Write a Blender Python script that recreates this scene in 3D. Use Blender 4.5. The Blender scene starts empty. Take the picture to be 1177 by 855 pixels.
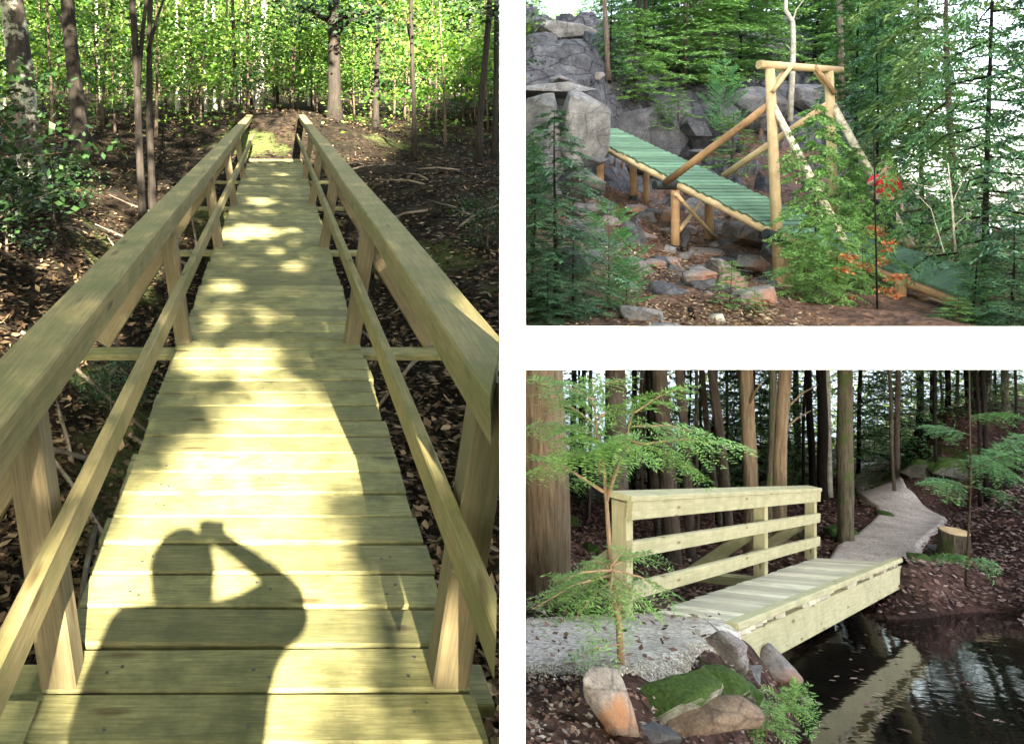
import bpy, bmesh, math, random
import numpy as np
from mathutils import Vector, Matrix, noise

SC = bpy.context.scene
COL = SC.collection
F, CX, CY = 900.0, 319.0, 240.0
R = math.radians


def P(px, py, Z):
    """world point seen at photo position (px, py) at the depth Z in metres"""
    return Vector(((px - CX) / F * Z, Z, (CY - py) / F * Z))


def lerp(a, b, t):
    return a + (b - a) * t


def sm(t):
    t = np.clip(t, 0, 1)
    return t * t * (3 - 2 * t)


# ------------------------------------------------------------------ objects
def tag(o, label=None, cat=None, group=None, kind=None):
    if label:
        o['label'] = label
    if cat:
        o['category'] = cat
    if group:
        o['group'] = group
    if kind:
        o['kind'] = kind
    return o


def empty(name, loc, label, cat, group=None):
    o = bpy.data.objects.new(name, None)
    o.location = loc
    o.empty_display_size = .1
    COL.objects.link(o)
    return tag(o, label, cat, group)


def copy_tree(root, loc, rz, sc, label, group=None, sub=True):
    r = root.copy()
    COL.objects.link(r)
    r.location = loc
    r.rotation_euler = (0, 0, rz)
    r.scale = sc if hasattr(sc, '__len__') else (sc, sc, sc)
    r['label'] = label
    if group:
        r['group'] = group
    elif 'group' in r:
        del r['group']
    for ch in list(root.children):
        c = ch.copy()
        COL.objects.link(c)
        c.parent = r
        for g in list(ch.children):
            d = g.copy()
            COL.objects.link(d)
            d.parent = c
    return r


def mesh_obj(name, verts, faces, mats, parent=None, origin=None, gc=None, smooth=False, midx=None):
    v = np.asarray(verts, dtype=np.float64).reshape(-1, 3)
    base = Vector((0, 0, 0))
    if parent is not None:
        base = Vector(parent.get('_org', parent.location))
    elif origin is not None:
        base = Vector(origin)
    v = v - np.array(base)
    me = bpy.data.meshes.new(name)
    if isinstance(faces, np.ndarray):
        nf, k = faces.shape
        me.vertices.add(len(v))
        me.vertices.foreach_set('co', v.ravel())
        me.loops.add(nf * k)
        me.loops.foreach_set('vertex_index', faces.ravel().astype(np.int32))
        me.polygons.add(nf)
        me.polygons.foreach_set('loop_start', np.arange(0, nf * k, k, dtype=np.int32))
        me.polygons.foreach_set('loop_total', np.full(nf, k, dtype=np.int32))
        me.update(calc_edges=True)
    else:
        me.from_pydata([tuple(p) for p in v], [], faces)
    if not isinstance(mats, (list, tuple)):
        mats = [mats]
    for m in mats:
        me.materials.append(m)
    if midx is not None:
        me.polygons.foreach_set('material_index', np.asarray(midx, dtype=np.int32))
    if gc is not None:
        a = me.attributes.new('gc', 'FLOAT_VECTOR', 'POINT')
        a.data.foreach_set('vector', np.asarray(gc, dtype=np.float64).ravel())
    if smooth:
        me.polygons.foreach_set('use_smooth', np.ones(len(me.polygons), dtype=bool))
    me.update()
    o = bpy.data.objects.new(name, me)
    COL.objects.link(o)
    if parent is not None:
        o.parent = parent
        o['_org'] = base
    else:
        o.location = base
    return o


class MB:
    """collects beams, tubes and kites, then builds one mesh"""

    def __init__(s):
        s.v, s.f, s.g, s.m, s.n = [], [], [], [], 0
        s.rng = random.Random(5)

    def add(s, v, f, g, mi=0):
        s.v += [tuple(p) for p in v]
        s.f += [tuple(i + s.n for i in q) for q in f]
        s.g += [tuple(p) for p in g]
        s.m += [mi] * len(f)
        s.n += len(v)

    def ring(s, rings, gcs, cap=True, mi=0):
        k = len(rings[0])
        v = [p for r in rings for p in r]
        g = [p for r in gcs for p in r]
        f = []
        for i in range(len(rings) - 1):
            for j in range(k):
                a, b = i * k + j, i * k + (j + 1) % k
                f.append((a, b, b + k, a + k))
        if cap:
            f.append(tuple(range(k - 1, -1, -1)))
            f.append(tuple((len(rings) - 1) * k + j for j in range(k)))
        s.add(v, f, g, mi)

    def beam(s, p0, p1, w, h, up=(0, 0, 1), c=.004, mi=0, wob=0.0, e0=None, e1=None):
        """chamfered board from p0 to p1, w across, h along up; e0, e1 shift both ends' near/far sides along the board (mitre)"""
        p0, p1 = Vector(p0), Vector(p1)
        d = (p1 - p0)
        L = d.length
        d.normalize()
        u = Vector(up)
        side = d.cross(u).normalized()
        u = side.cross(d).normalized()
        a, b = w / 2, h / 2
        c = min(c, a * .4, b * .4)
        sec = [(-a + c, -b), (a - c, -b), (a, -b + c), (a, b - c), (a - c, b), (-a + c, b), (-a, b - c), (-a, -b + c)]
        ro = s.rng.uniform(0, 50)
        rings, gcs = [], []
        for t, e in ((0, e0), (1, e1)):
            q = p0 + d * L * t
            rr, gg = [], []
            for (x, y) in sec:
                sh = (e * x / a) if e else 0
                rr.append(q + side * (x + s.rng.uniform(-wob, wob)) + u * (y + s.rng.uniform(-wob, wob)) + d * sh)
                gg.append((L * t + ro, x + ro * 3, y + ro * 1.7))
            rings.append(rr)
            gcs.append(gg)
        s.ring(rings, gcs, True, mi)

    def tube(s, pts, rads, k=10, cap=True, mi=0, bump=0.0, seed=0):
        pts = [Vector(p) for p in pts]
        ro = s.rng.uniform(0, 50)
        rings, gcs, L = [], [], 0
        prev = None
        for i, p in enumerate(pts):
            d = (pts[min(i + 1, len(pts) - 1)] - pts[max(i - 1, 0)]).normalized()
            if prev is None:
                a = d.orthogonal().normalized()
            else:
                a = (prev - d * prev.dot(d)).normalized()
            prev = a
            b = d.cross(a)
            if i:
                L += (p - pts[i - 1]).length
            rr, gg = [], []
            for j in range(k):
                t = 2 * math.pi * j / k
                r = rads[i]
                if bump:
                    r *= 1 + bump * noise.noise(Vector((math.cos(t) * 1.5 + seed, math.sin(t) * 1.5, L * .9)))
                rr.append(p + a * math.cos(t) * r + b * math.sin(t) * r)
                gg.append((L + ro, math.cos(t) * r + ro, math.sin(t) * r + ro))
            rings.append(rr)
            gcs.append(gg)
        s.ring(rings, gcs, cap, mi)

    def build(s, name, mats, parent=None, origin=None, smooth=False):
        return mesh_obj(name, s.v, s.f, mats, parent, origin, s.g, smooth, s.m if isinstance(mats, (list, tuple)) else None)


def kites(p, d, n, ln, w):
    """leaf-shaped quads: p base, d direction, n rough normal (arrays)"""
    d = d / (np.linalg.norm(d, axis=1, keepdims=True) + 1e-9)
    sd = np.cross(d, n)
    sd /= (np.linalg.norm(sd, axis=1, keepdims=True) + 1e-9)
    ln = np.asarray(ln).reshape(-1, 1)
    w = np.asarray(w).reshape(-1, 1)
    m = p + d * ln * .45
    V = np.stack([p, m + sd * w * .5, p + d * ln, m - sd * w * .5], axis=1).reshape(-1, 3)
    Fa = np.arange(len(p) * 4).reshape(-1, 4)
    return V, Fa


# ---------------------------------------------------------------- materials
def nmat(name):
    m = bpy.data.materials.new(name)
    m.use_nodes = True
    nt = m.node_tree
    bs = nt.nodes['Principled BSDF']
    return m, nt, bs


def N(nt, t, **kw):
    n = nt.nodes.new(t)
    for k, v in kw.items():
        if k in n.inputs:
            n.inputs[k].default_value = v
        else:
            setattr(n, k, v)
    return n


def ramp(nt, stops):
    r = nt.nodes.new('ShaderNodeValToRGB')
    e = r.color_ramp.elements
    while len(e) < len(stops):
        e.new(.5)
    for i, (p, c) in enumerate(stops):
        e[i].position = p
        e[i].color = (*c, 1) if len(c) == 3 else c
    return r


def mix(nt, a, b, fac, mode='MIX'):
    m = nt.nodes.new('ShaderNodeMix')
    m.data_type = 'RGBA'
    m.blend_type = mode
    for sock, val in ((m.inputs[0], fac), (m.inputs[6], a), (m.inputs[7], b)):
        if hasattr(val, 'is_linked'):
            nt.links.new(val, sock)
        elif isinstance(val, (int, float)):
            sock.default_value = val
        else:
            sock.default_value = (*val, 1)
    return m.outputs[2]


def noise_n(nt, vec, scale, detail=4, rough=.6):
    n = N(nt, 'ShaderNodeTexNoise', Scale=scale, Detail=detail, Roughness=rough)
    if vec is not None:
        nt.links.new(vec, n.inputs['Vector'])
    return n.outputs['Fac']


def objco(nt):
    return nt.nodes.new('ShaderNodeTexCoord').outputs['Object']


def mapped(nt, vec, scale):
    m = N(nt, 'ShaderNodeMapping')
    m.inputs['Scale'].default_value = scale
    nt.links.new(vec, m.inputs['Vector'])
    return m.outputs['Vector']


def bump(nt, bs, h, strength, dist=.01):
    b = N(nt, 'ShaderNodeBump', Strength=strength, Distance=dist)
    nt.links.new(h, b.inputs['Height'])
    nt.links.new(b.outputs['Normal'], bs.inputs['Normal'])


def wood_mat(name, dark, light, blot=None, blot_amt=.5, rough=.75, grain=(1.5, 45, 45), knots=True, blot_scale=2.5, spread=.35):
    m, nt, bs = nmat(name)
    at = N(nt, 'ShaderNodeAttribute', attribute_name='gc')
    g = noise_n(nt, mapped(nt, at.outputs['Vector'], grain), 1, 6, .65)
    r = ramp(nt, [(.25, dark), (.72, light)])
    nt.links.new(g, r.inputs[0])
    c = r.outputs[0]
    geo = N(nt, 'ShaderNodeNewGeometry')
    rr = ramp(nt, [(0, (1 - spread,) * 3), (1, (1 + spread * .4,) * 3)])
    nt.links.new(geo.outputs['Random Per Island'], rr.inputs[0])
    c = mix(nt, c, rr.outputs[0], 1.0, 'MULTIPLY')
    if blot:
        b = noise_n(nt, objco(nt), blot_scale, 5, .65)
        br = ramp(nt, [(.42, (0, 0, 0)), (.68, (1, 1, 1))])
        nt.links.new(b, br.inputs[0])
        mu = N(nt, 'ShaderNodeMath', operation='MULTIPLY')
        nt.links.new(br.outputs[0], mu.inputs[0])
        mu.inputs[1].default_value = blot_amt
        c = mix(nt, c, blot, mu.outputs[0])
    if knots:
        vo = N(nt, 'ShaderNodeTexVoronoi', Scale=1.0)
        nt.links.new(mapped(nt, at.outputs['Vector'], (2.2, 9, 9)), vo.inputs['Vector'])
        kr = ramp(nt, [(.07, (.35, .25, .18)), (.16, (1, 1, 1))])
        nt.links.new(vo.outputs['Distance'], kr.inputs[0])
        c = mix(nt, c, kr.outputs[0], .8, 'MULTIPLY')
    nt.links.new(c, bs.inputs['Base Color'])
    bs.inputs['Roughness'].default_value = rough
    bs.inputs['Specular IOR Level'].default_value = .25
    bump(nt, bs, g, .35, .004)
    return m


def bark_mat(name, dark, light, patch=None, patch_amt=.5, scale=(3, 22, 22), depth=.03, moss=None):
    m, nt, bs = nmat(name)
    at = N(nt, 'ShaderNodeAttribute', attribute_name='gc')
    v = mapped(nt, at.outputs['Vector'], scale)
    g = noise_n(nt, v, 1, 6, .7)
    r = ramp(nt, [(.3, dark), (.7, light)])
    nt.links.new(g, r.inputs[0])
    c = r.outputs[0]
    if patch:
        b = noise_n(nt, at.outputs['Vector'], 4.5, 5, .7)
        br = ramp(nt, [(.5, (0, 0, 0)), (.62, (patch_amt,) * 3)])
        nt.links.new(b, br.inputs[0])
        c = mix(nt, c, patch, br.outputs[0])
    nt.links.new(c, bs.inputs['Base Color'])
    bs.inputs['Roughness'].default_value = .9
    bs.inputs['Specular IOR Level'].default_value = .15
    bump(nt, bs, g, .8, depth)
    return m


def leaf_mat(name, cols, trans=.35, rough=.5):
    m, nt, bs = nmat(name)
    geo = N(nt, 'ShaderNodeNewGeometry')
    k = len(cols)
    r = ramp(nt, [(i / (k - 1), c) for i, c in enumerate(cols)])
    nt.links.new(geo.outputs['Random Per Island'], r.inputs[0])
    c = r.outputs[0]
    b = noise_n(nt, objco(nt), 1.6, 2)
    br = ramp(nt, [(.3, (.6, .6, .6)), (.7, (1.3, 1.3, 1.2))])
    nt.links.new(b, br.inputs[0])
    c = mix(nt, c, br.outputs[0], 1.0, 'MULTIPLY')
    nt.links.new(c, bs.inputs['Base Color'])
    bs.inputs['Roughness'].default_value = rough
    bs.inputs['Specular IOR Level'].default_value = .3 if trans else .1
    if trans:
        tr = N(nt, 'ShaderNodeBsdfTranslucent')
        cc = mix(nt, c, (1.25, 1.3, .55), 1.0, 'MULTIPLY')
        nt.links.new(cc, tr.inputs['Color'])
        ms = N(nt, 'ShaderNodeMixShader')
        ms.inputs[0].default_value = trans
        nt.links.new(bs.outputs[0], ms.inputs[1])
        nt.links.new(tr.outputs[0], ms.inputs[2])
        nt.links.new(ms.outputs[0], nt.nodes['Material Output'].inputs['Surface'])
    return m


def rock_mat(name, dark, mid, light, moss=None, moss_amt=0.0, stain=None, scale=1.0, speck=None):
    m, nt, bs = nmat(name)
    oc = objco(nt)
    g = noise_n(nt, oc, 2.2 * scale, 8, .72)
    r = ramp(nt, [(.28, dark), (.5, mid), (.74, light)])
    nt.links.new(g, r.inputs[0])
    c = r.outputs[0]
    f = noise_n(nt, oc, 26 * scale, 4, .7)
    fr = ramp(nt, [(.35, (.55, .55, .57)), (.7, (1.35, 1.35, 1.3))])
    nt.links.new(f, fr.inputs[0])
    c = mix(nt, c, fr.outputs[0], .8, 'MULTIPLY')
    vo = N(nt, 'ShaderNodeTexVoronoi', feature='DISTANCE_TO_EDGE', Scale=1.1 * scale)
    nt.links.new(mapped(nt, oc, (1, 1, 2.0)), vo.inputs['Vector'])
    cr = ramp(nt, [(.0, (.25, .24, .24)), (.035, (1, 1, 1))])
    nt.links.new(vo.outputs['Distance'], cr.inputs[0])
    c = mix(nt, c, cr.outputs[0], .55, 'MULTIPLY')
    if stain:
        sn = noise_n(nt, oc, 1.3 * scale, 4)
        sr = ramp(nt, [(.52, (0, 0, 0)), (.62, (.8, .8, .8))])
        nt.links.new(sn, sr.inputs[0])
        c = mix(nt, c, stain, sr.outputs[0])
    if moss:
        geo = N(nt, 'ShaderNodeNewGeometry')
        sx = N(nt, 'ShaderNodeSeparateXYZ')
        nt.links.new(geo.outputs['Normal'], sx.inputs[0])
        ad = N(nt, 'ShaderNodeMath', operation='MULTIPLY_ADD')
        nt.links.new(noise_n(nt, oc, 3.0, 4), ad.inputs[0])
        ad.inputs[1].default_value = 1.3
        nt.links.new(sx.outputs['Z'], ad.inputs[2])
        mr = ramp(nt, [(1.25 / 2.2 - moss_amt * .3, (0, 0, 0)), (1.4 / 2.2 - moss_amt * .3, (1, 1, 1))])
        dv = N(nt, 'ShaderNodeMath', operation='MULTIPLY')
        nt.links.new(ad.outputs[0], dv.inputs[0])
        dv.inputs[1].default_value = 1 / 2.2
        nt.links.new(dv.outputs[0], mr.inputs[0])
        mf = ramp(nt, [(.3, tuple(x * .45 for x in moss)), (.7, tuple(x * 1.4 for x in moss))])
        nt.links.new(f, mf.inputs[0])
        c = mix(nt, c, mf.outputs[0], mr.outputs[0])
    nt.links.new(c, bs.inputs['Base Color'])
    bs.inputs['Roughness'].default_value = .85
    bs.inputs['Specular IOR Level'].default_value = .25
    ad = N(nt, 'ShaderNodeMath', operation='MULTIPLY_ADD')
    nt.links.new(f, ad.inputs[0])
    ad.inputs[1].default_value = .4
    nt.links.new(g, ad.inputs[2])
    bump(nt, bs, ad.outputs[0], .7, .05)
    return m


def litter_mat(name, cols, soil, rock=None, cell=14, moss=None, high=False):
    """forest floor: cells of fallen leaves over soil, bare rock where it is steep"""
    m, nt, bs = nmat(name)
    oc = objco(nt)
    warp = N(nt, 'ShaderNodeTexNoise', Scale=9.0, Detail=3.0)
    nt.links.new(oc, warp.inputs['Vector'])
    wv = mix(nt, oc, warp.outputs['Color'], .06)
    vo = N(nt, 'ShaderNodeTexVoronoi', Scale=cell)
    nt.links.new(wv, vo.inputs['Vector'])
    sp = N(nt, 'ShaderNodeSeparateColor')
    nt.links.new(vo.outputs['Color'], sp.inputs[0])
    k = len(cols)
    r = ramp(nt, [(i / (k - 1), c) for i, c in enumerate(cols)])
    nt.links.new(sp.outputs[0], r.inputs[0])
    b = noise_n(nt, oc, .9, 5, .65)
    br = ramp(nt, [(.4, (0, 0, 0)), (.62, (1, 1, 1))])
    nt.links.new(b, br.inputs[0])
    c = mix(nt, r.outputs[0], soil, br.outputs[0])
    if moss:
        mn = noise_n(nt, oc, .55, 4)
        mr = ramp(nt, [(.56, (0, 0, 0)), (.66, (.9, .9, .9))])
        nt.links.new(mn, mr.inputs[0])
        c = mix(nt, c, moss, mr.outputs[0])
    if rock:
        geo = N(nt, 'ShaderNodeNewGeometry')
        sx = N(nt, 'ShaderNodeSeparateXYZ')
        nt.links.new(geo.outputs['Normal'], sx.inputs[0])
        rr = ramp(nt, [(.62, (1, 1, 1)), (.78, (0, 0, 0))])
        nt.links.new(sx.outputs['Z'], rr.inputs[0])
        rn = noise_n(nt, oc, 1.6, 9, .75)
        rc = ramp(nt, [(.3, rock[0]), (.52, rock[1]), (.72, rock[2])])
        nt.links.new(rn, rc.inputs[0])
        cv = N(nt, 'ShaderNodeTexVoronoi', feature='DISTANCE_TO_EDGE', Scale=.9)
        nt.links.new(mapped(nt, wv, (1, 1, 2.2)), cv.inputs['Vector'])
        ck = ramp(nt, [(0, (.15, .15, .15)), (.05, (1, 1, 1))])
        nt.links.new(cv.outputs['Distance'], ck.inputs[0])
        rc_out = mix(nt, rc.outputs[0], ck.outputs[0], .8, 'MULTIPLY')
        rf = rr.outputs[0]
        if high:
            so = N(nt, 'ShaderNodeSeparateXYZ')
            nt.links.new(oc, so.inputs[0])
            hr = ramp(nt, [(.42, (0, 0, 0)), (.50, (1, 1, 1))])
            mh = N(nt, 'ShaderNodeMath', operation='MULTIPLY_ADD')
            nt.links.new(b, mh.inputs[0])
            mh.inputs[1].default_value = .18
            mh2 = N(nt, 'ShaderNodeMath', operation='MULTIPLY')
            nt.links.new(so.outputs['Z'], mh2.inputs[0])
            mh2.inputs[1].default_value = .14
            nt.links.new(mh2.outputs[0], mh.inputs[2])
            nt.links.new(mh.outputs[0], hr.inputs[0])
            rf = mix(nt, rr.outputs[0], hr.outputs[0], 1.0, 'LIGHTEN')
        c = mix(nt, c, rc_out, rf)
    nt.links.new(c, bs.inputs['Base Color'])
    bs.inputs['Roughness'].default_value = 1.0
    bs.inputs['Specular IOR Level'].default_value = .05
    bump(nt, bs, vo.outputs['Distance'], .8, .05)
    return m


def plain_mat(name, col, rough=.6, var=.12, scale=20):
    m, nt, bs = nmat(name)
    n = noise_n(nt, objco(nt), scale, 4)
    r = ramp(nt, [(.3, tuple(x * (1 - var) for x in col)), (.7, tuple(min(1, x * (1 + var)) for x in col))])
    nt.links.new(n, r.inputs[0])
    nt.links.new(r.outputs[0], bs.inputs['Base Color'])
    bs.inputs['Roughness'].default_value = rough
    return m


M = {}
M['white'] = plain_mat('white_paint', (.86, .86, .86), .5, .02, 3)
M['deck_old'] = wood_mat('weathered_olive_boards', (.070, .063, .023), (.208, .190, .079), (.042, .044, .015), .75, grain=(9, 130, 130), spread=.45, blot_scale=8)
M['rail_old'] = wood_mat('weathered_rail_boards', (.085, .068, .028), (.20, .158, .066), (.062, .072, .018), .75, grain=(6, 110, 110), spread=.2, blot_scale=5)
M['post_old'] = wood_mat('shade_toned_post_boards', (.062, .048, .024), (.155, .12, .06), (.045, .042, .016), .55, grain=(6, 110, 110), spread=.2)  # darker copy of the rail boards, shade on the posts put into the colour
M['deck_tr'] = wood_mat('green_treated_boards', (.085, .18, .105), (.185, .31, .20), (.085, .15, .09), .55, spread=.4, knots=False)
M['log'] = wood_mat('peeled_log', (.50, .34, .16), (.66, .53, .32), (.34, .21, .10), .75, grain=(2.5, 30, 30), blot_scale=2.2, spread=.2)
M['logbrown'] = wood_mat('brown_peeled_log', (.32, .17, .07), (.46, .30, .16), (.17, .10, .055), .75, grain=(2.5, 30, 30), spread=.2)
M['logbirch'] = wood_mat('log_with_bark_scraps', (.62, .52, .36), (.78, .70, .52), (.16, .12, .06), .9, grain=(3, 10, 10), blot_scale=9, spread=.1)
M['logend'] = plain_mat('dark_tarred_log', (.016, .022, .02), .7)
M['deck_br'] = wood_mat('bleached_deck_boards', (.60, .535, .38), (.86, .80, .63), (.40, .36, .22), .6, grain=(5, 60, 60), spread=.38, blot_scale=5)
M['rail_br'] = wood_mat('pale_green_pine', (.40, .35, .19), (.60, .55, .34), (.30, .29, .15), .55, grain=(4, 60, 60), spread=.2, blot_scale=4)
M['dark_wood'] = wood_mat('wet_dark_wood', (.03, .028, .02), (.09, .075, .05), spread=.2)
M['bark'] = bark_mat('grey_brown_bark', (.035, .028, .02), (.13, .10, .07), (.20, .19, .15), .4)
M['bark_dark'] = bark_mat('dark_bark', (.006, .005, .004), (.024, .019, .014))
M['bark_sun_patch'] = bark_mat('dark_bark_with_painted_sun', (.008, .007, .005), (.035, .028, .021), (.30, .29, .22), .9, (3, 14, 14))  # pale patches stand in for sunlight on the leaning trunk
M['bark_red'] = bark_mat('red_brown_hemlock_bark', (.045, .033, .026), (.165, .125, .098), (.16, .15, .10), .35, depth=.05)
M['bark_tan'] = bark_mat('tan_furrowed_bark', (.11, .07, .04), (.36, .26, .16), (.20, .20, .13), .4, (2.5, 26, 26), .06)
M['bark_pale'] = bark_mat('pale_smooth_bark', (.28, .25, .19), (.58, .54, .44), (.14, .12, .09), .5, (8, 6, 6), .01)
M['bark_moss'] = bark_mat('mossy_bark', (.05, .04, .025), (.20, .17, .12), (.07, .12, .025), .85, depth=.05)
M['twig'] = bark_mat('twig', (.025, .019, .013), (.085, .062, .042), depth=.004)
M['twig_tan'] = bark_mat('tan_twig', (.20, .12, .07), (.42, .29, .18), depth=.004)
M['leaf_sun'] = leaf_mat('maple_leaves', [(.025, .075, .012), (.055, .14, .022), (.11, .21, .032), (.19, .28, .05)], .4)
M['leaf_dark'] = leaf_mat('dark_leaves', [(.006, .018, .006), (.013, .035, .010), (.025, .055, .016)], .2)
M['ndl_spruce'] = leaf_mat('spruce_needles', [(.05, .135, .055), (.10, .23, .085), (.18, .34, .13)], .2)
M['ndl_dark'] = leaf_mat('dark_spruce_needles', [(.04, .115, .065), (.085, .19, .10), (.15, .28, .15)], .2)
M['ndl_cedar'] = leaf_mat('cedar_sprays', [(.08, .19, .05), (.165, .32, .09), (.28, .46, .15)], .25)
M['ndl_pine'] = leaf_mat('pine_needles', [(.05, .19, .07), (.10, .28, .10), (.18, .38, .15)], .25)
M['ndl_hemlock'] = leaf_mat('hemlock_needles', [(.13, .28, .07), (.24, .43, .12), (.38, .56, .20)], .3)
M['ndl_olive'] = leaf_mat('olive_needles', [(.08, .16, .045), (.15, .24, .07), (.25, .33, .12)], .25)
M['ndl_rust'] = leaf_mat('rust_needles', [(.22, .06, .02), (.38, .11, .04), (.5, .2, .08)], .2)
M['ndl_deep'] = leaf_mat('forest_needles', [(.025, .08, .03), (.06, .14, .05), (.11, .21, .08)], .3)
M['leaf_far'] = leaf_mat('bright_gap_leaves', [(.22, .34, .12), (.38, .48, .22), (.56, .6, .36), (.66, .62, .44)], .5)  # pale colour stands in for daylight between the far trunks
M['leaf_fall'] = leaf_mat('yellow_seedling_leaves', [(.30, .20, .05), (.12, .22, .06), (.45, .16, .05)], .3)
M['litter_a'] = leaf_mat('fallen_leaves_warm', [(.012, .008, .005), (.035, .021, .012), (.08, .052, .03), (.18, .13, .08)], 0, .7)
M['litter_b'] = leaf_mat('fallen_leaves_purple', [(.04, .022, .018), (.10, .055, .045), (.17, .10, .085), (.30, .22, .20)], 0, .55)
M['litter_c'] = leaf_mat('fallen_leaves_pale', [(.09, .045, .025), (.19, .10, .055), (.30, .20, .115), (.5, .40, .27)], 0, .7)
M['litter_d'] = leaf_mat('mixed_fallen_leaves', [(.05, .03, .022), (.14, .08, .06), (.24, .12, .10), (.26, .19, .14), (.46, .40, .36)], 0, .6)
M['floor_left'] = litter_mat('woodland_floor', [(.005, .0035, .002), (.012, .008, .0055), (.026, .018, .012), (.012, .013, .005)], (.006, .005, .0035), cell=12, moss=(.04, .05, .015))
M['floor_tr'] = litter_mat('gully_floor', [(.05, .03, .022), (.12, .07, .045), (.20, .11, .07), (.09, .06, .05)], (.07, .05, .04), ((.022, .022, .026), (.075, .076, .082), (.17, .168, .17)), 11, high=True)
M['floor_br'] = litter_mat('damp_woodland_floor', [(.025, .014, .011), (.075, .04, .032), (.13, .075, .06), (.05, .028, .022)], (.03, .019, .015), cell=15, moss=(.035, .06, .012))
M['rock'] = rock_mat('grey_granite', (.045, .045, .048), (.115, .114, .115), (.24, .232, .225), stain=(.16, .135, .125))
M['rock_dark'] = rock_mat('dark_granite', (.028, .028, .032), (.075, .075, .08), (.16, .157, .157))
M['rock_warm'] = rock_mat('rusty_granite', (.10, .08, .075), (.22, .19, .175), (.38, .34, .31), stain=(.30, .14, .08))
M['rock_pale'] = rock_mat('pale_granite', (.07, .068, .067), (.17, .165, .16), (.32, .305, .295), scale=1.2)
M['rock_moss'] = rock_mat('mossy_stone', (.10, .10, .08), (.24, .23, .18), (.42, .40, .32), moss=(.052, .09, .016), moss_amt=.32, scale=2)
M['rock_moss2'] = rock_mat('very_mossy_stone', (.07, .07, .06), (.16, .16, .13), (.30, .29, .25), moss=(.045, .085, .014), moss_amt=.75, scale=1.5)
M['rock_orange'] = rock_mat('orange_stained_stone', (.16, .13, .11), (.34, .29, .25), (.52, .47, .42), stain=(.50, .22, .09), scale=2.2)
M['rock_brown'] = rock_mat('brown_stone', (.10, .065, .045), (.22, .15, .105), (.36, .27, .2), scale=2.5)
M['rock_purple'] = rock_mat('purple_grey_stone', (.16, .13, .125), (.30, .26, .25), (.46, .42, .40), scale=2.5)
M['gravel'] = plain_mat('crushed_gravel', (.4, .37, .34), .9)
M['pebble'] = leaf_mat('gravel_chips', [(.30, .255, .215), (.46, .40, .345), (.55, .485, .42), (.70, .64, .57)], 0, .8)
M['skin'] = plain_mat('skin', (.55, .34, .24), .5, .05)
M['hair'] = plain_mat('brown_hair', (.05, .03, .02), .5)
M['red'] = plain_mat('red_knit', (.52, .02, .03), .8, .2, 60)
M['navy'] = plain_mat('dark_trousers', (.02, .022, .028), .8, .2, 60)
M['shirt'] = plain_mat('grey_shirt', (.25, .27, .3), .8)
M['black'] = plain_mat('black_plastic', (.02, .02, .02), .4)

# gravel gets its own speckle
m = M['gravel']
nt = m.node_tree
bs = nt.nodes['Principled BSDF']
oc = objco(nt)
vo = N(nt, 'ShaderNodeTexVoronoi', Scale=42.0)
nt.links.new(oc, vo.inputs['Vector'])
sp = N(nt, 'ShaderNodeSeparateColor')
nt.links.new(vo.outputs['Color'], sp.inputs[0])
gr = ramp(nt, [(0, (.30, .255, .215)), (.4, (.50, .435, .375)), (.8, (.60, .53, .46)), (1, (.72, .66, .59))])
nt.links.new(sp.outputs[0], gr.inputs[0])
pn = noise_n(nt, oc, 1.7, 5)
pr = ramp(nt, [(.35, (.72, .70, .68)), (.65, (1.08, 1.08, 1.08))])
nt.links.new(pn, pr.inputs[0])
nt.links.new(mix(nt, gr.outputs[0], pr.outputs[0], 1.0, 'MULTIPLY'), bs.inputs['Base Color'])
bump(nt, bs, vo.outputs['Distance'], .5, .01)

m, nt, bs = nmat('dark_pond_water')
bs.inputs['Base Color'].default_value = (.006, .005, .004, 1)
bs.inputs['Roughness'].default_value = .04
bs.inputs['IOR'].default_value = 1.33
bs.inputs['Specular IOR Level'].default_value = .17
bump(nt, bs, noise_n(nt, mapped(nt, objco(nt), (1.2, 1.2, 1)), 2.2, 3), .12, .03)
M['water'] = m
m, nt, bs = nmat('lake_water')
bs.inputs['Base Color'].default_value = (.10, .13, .15, 1)
bs.inputs['Roughness'].default_value = .15
bs.inputs['IOR'].default_value = 1.33
bump(nt, bs, noise_n(nt, objco(nt), .5, 3), .2, .05)
M['backdrop_lake'] = m

# ------------------------------------------------------------------ terrain
class TPS:
    """smooth ground through control points (px, py, Z)"""

    def __init__(s, pts):
        a = np.array(pts, float)
        s.c = np.stack([a[:, 0] / 200, 3 * np.log(a[:, 2])], 1)
        K = s.k(s.c, s.c) + 1e-3 * np.eye(len(a))
        n = len(a)
        A = np.zeros((n + 3, n + 3))
        A[:n, :n] = K
        A[:n, n] = 1
        A[:n, n + 1:] = s.c
        A[n, :n] = 1
        A[n + 1:, :n] = s.c.T
        s.w = np.linalg.solve(A, np.concatenate([a[:, 1], np.zeros(3)]))

    def k(s, a, b):
        d = np.linalg.norm(a[:, None] - b[None], axis=2)
        return d * d * np.log(d + 1e-9)

    def py(s, px, Z):
        px = np.atleast_1d(np.asarray(px, float))
        Z = np.atleast_1d(np.asarray(Z, float))
        q = np.stack([px / 200, 3 * np.log(Z)], 1)
        return s.k(q, s.c) @ s.w[:-3] + s.w[-3] + q @ s.w[-2:]

    def z(s, px, Z):
        return (CY - s.py(px, Z)) / F * Z


SL = (CY - 97) / F          # rise of the plank bridge


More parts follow.
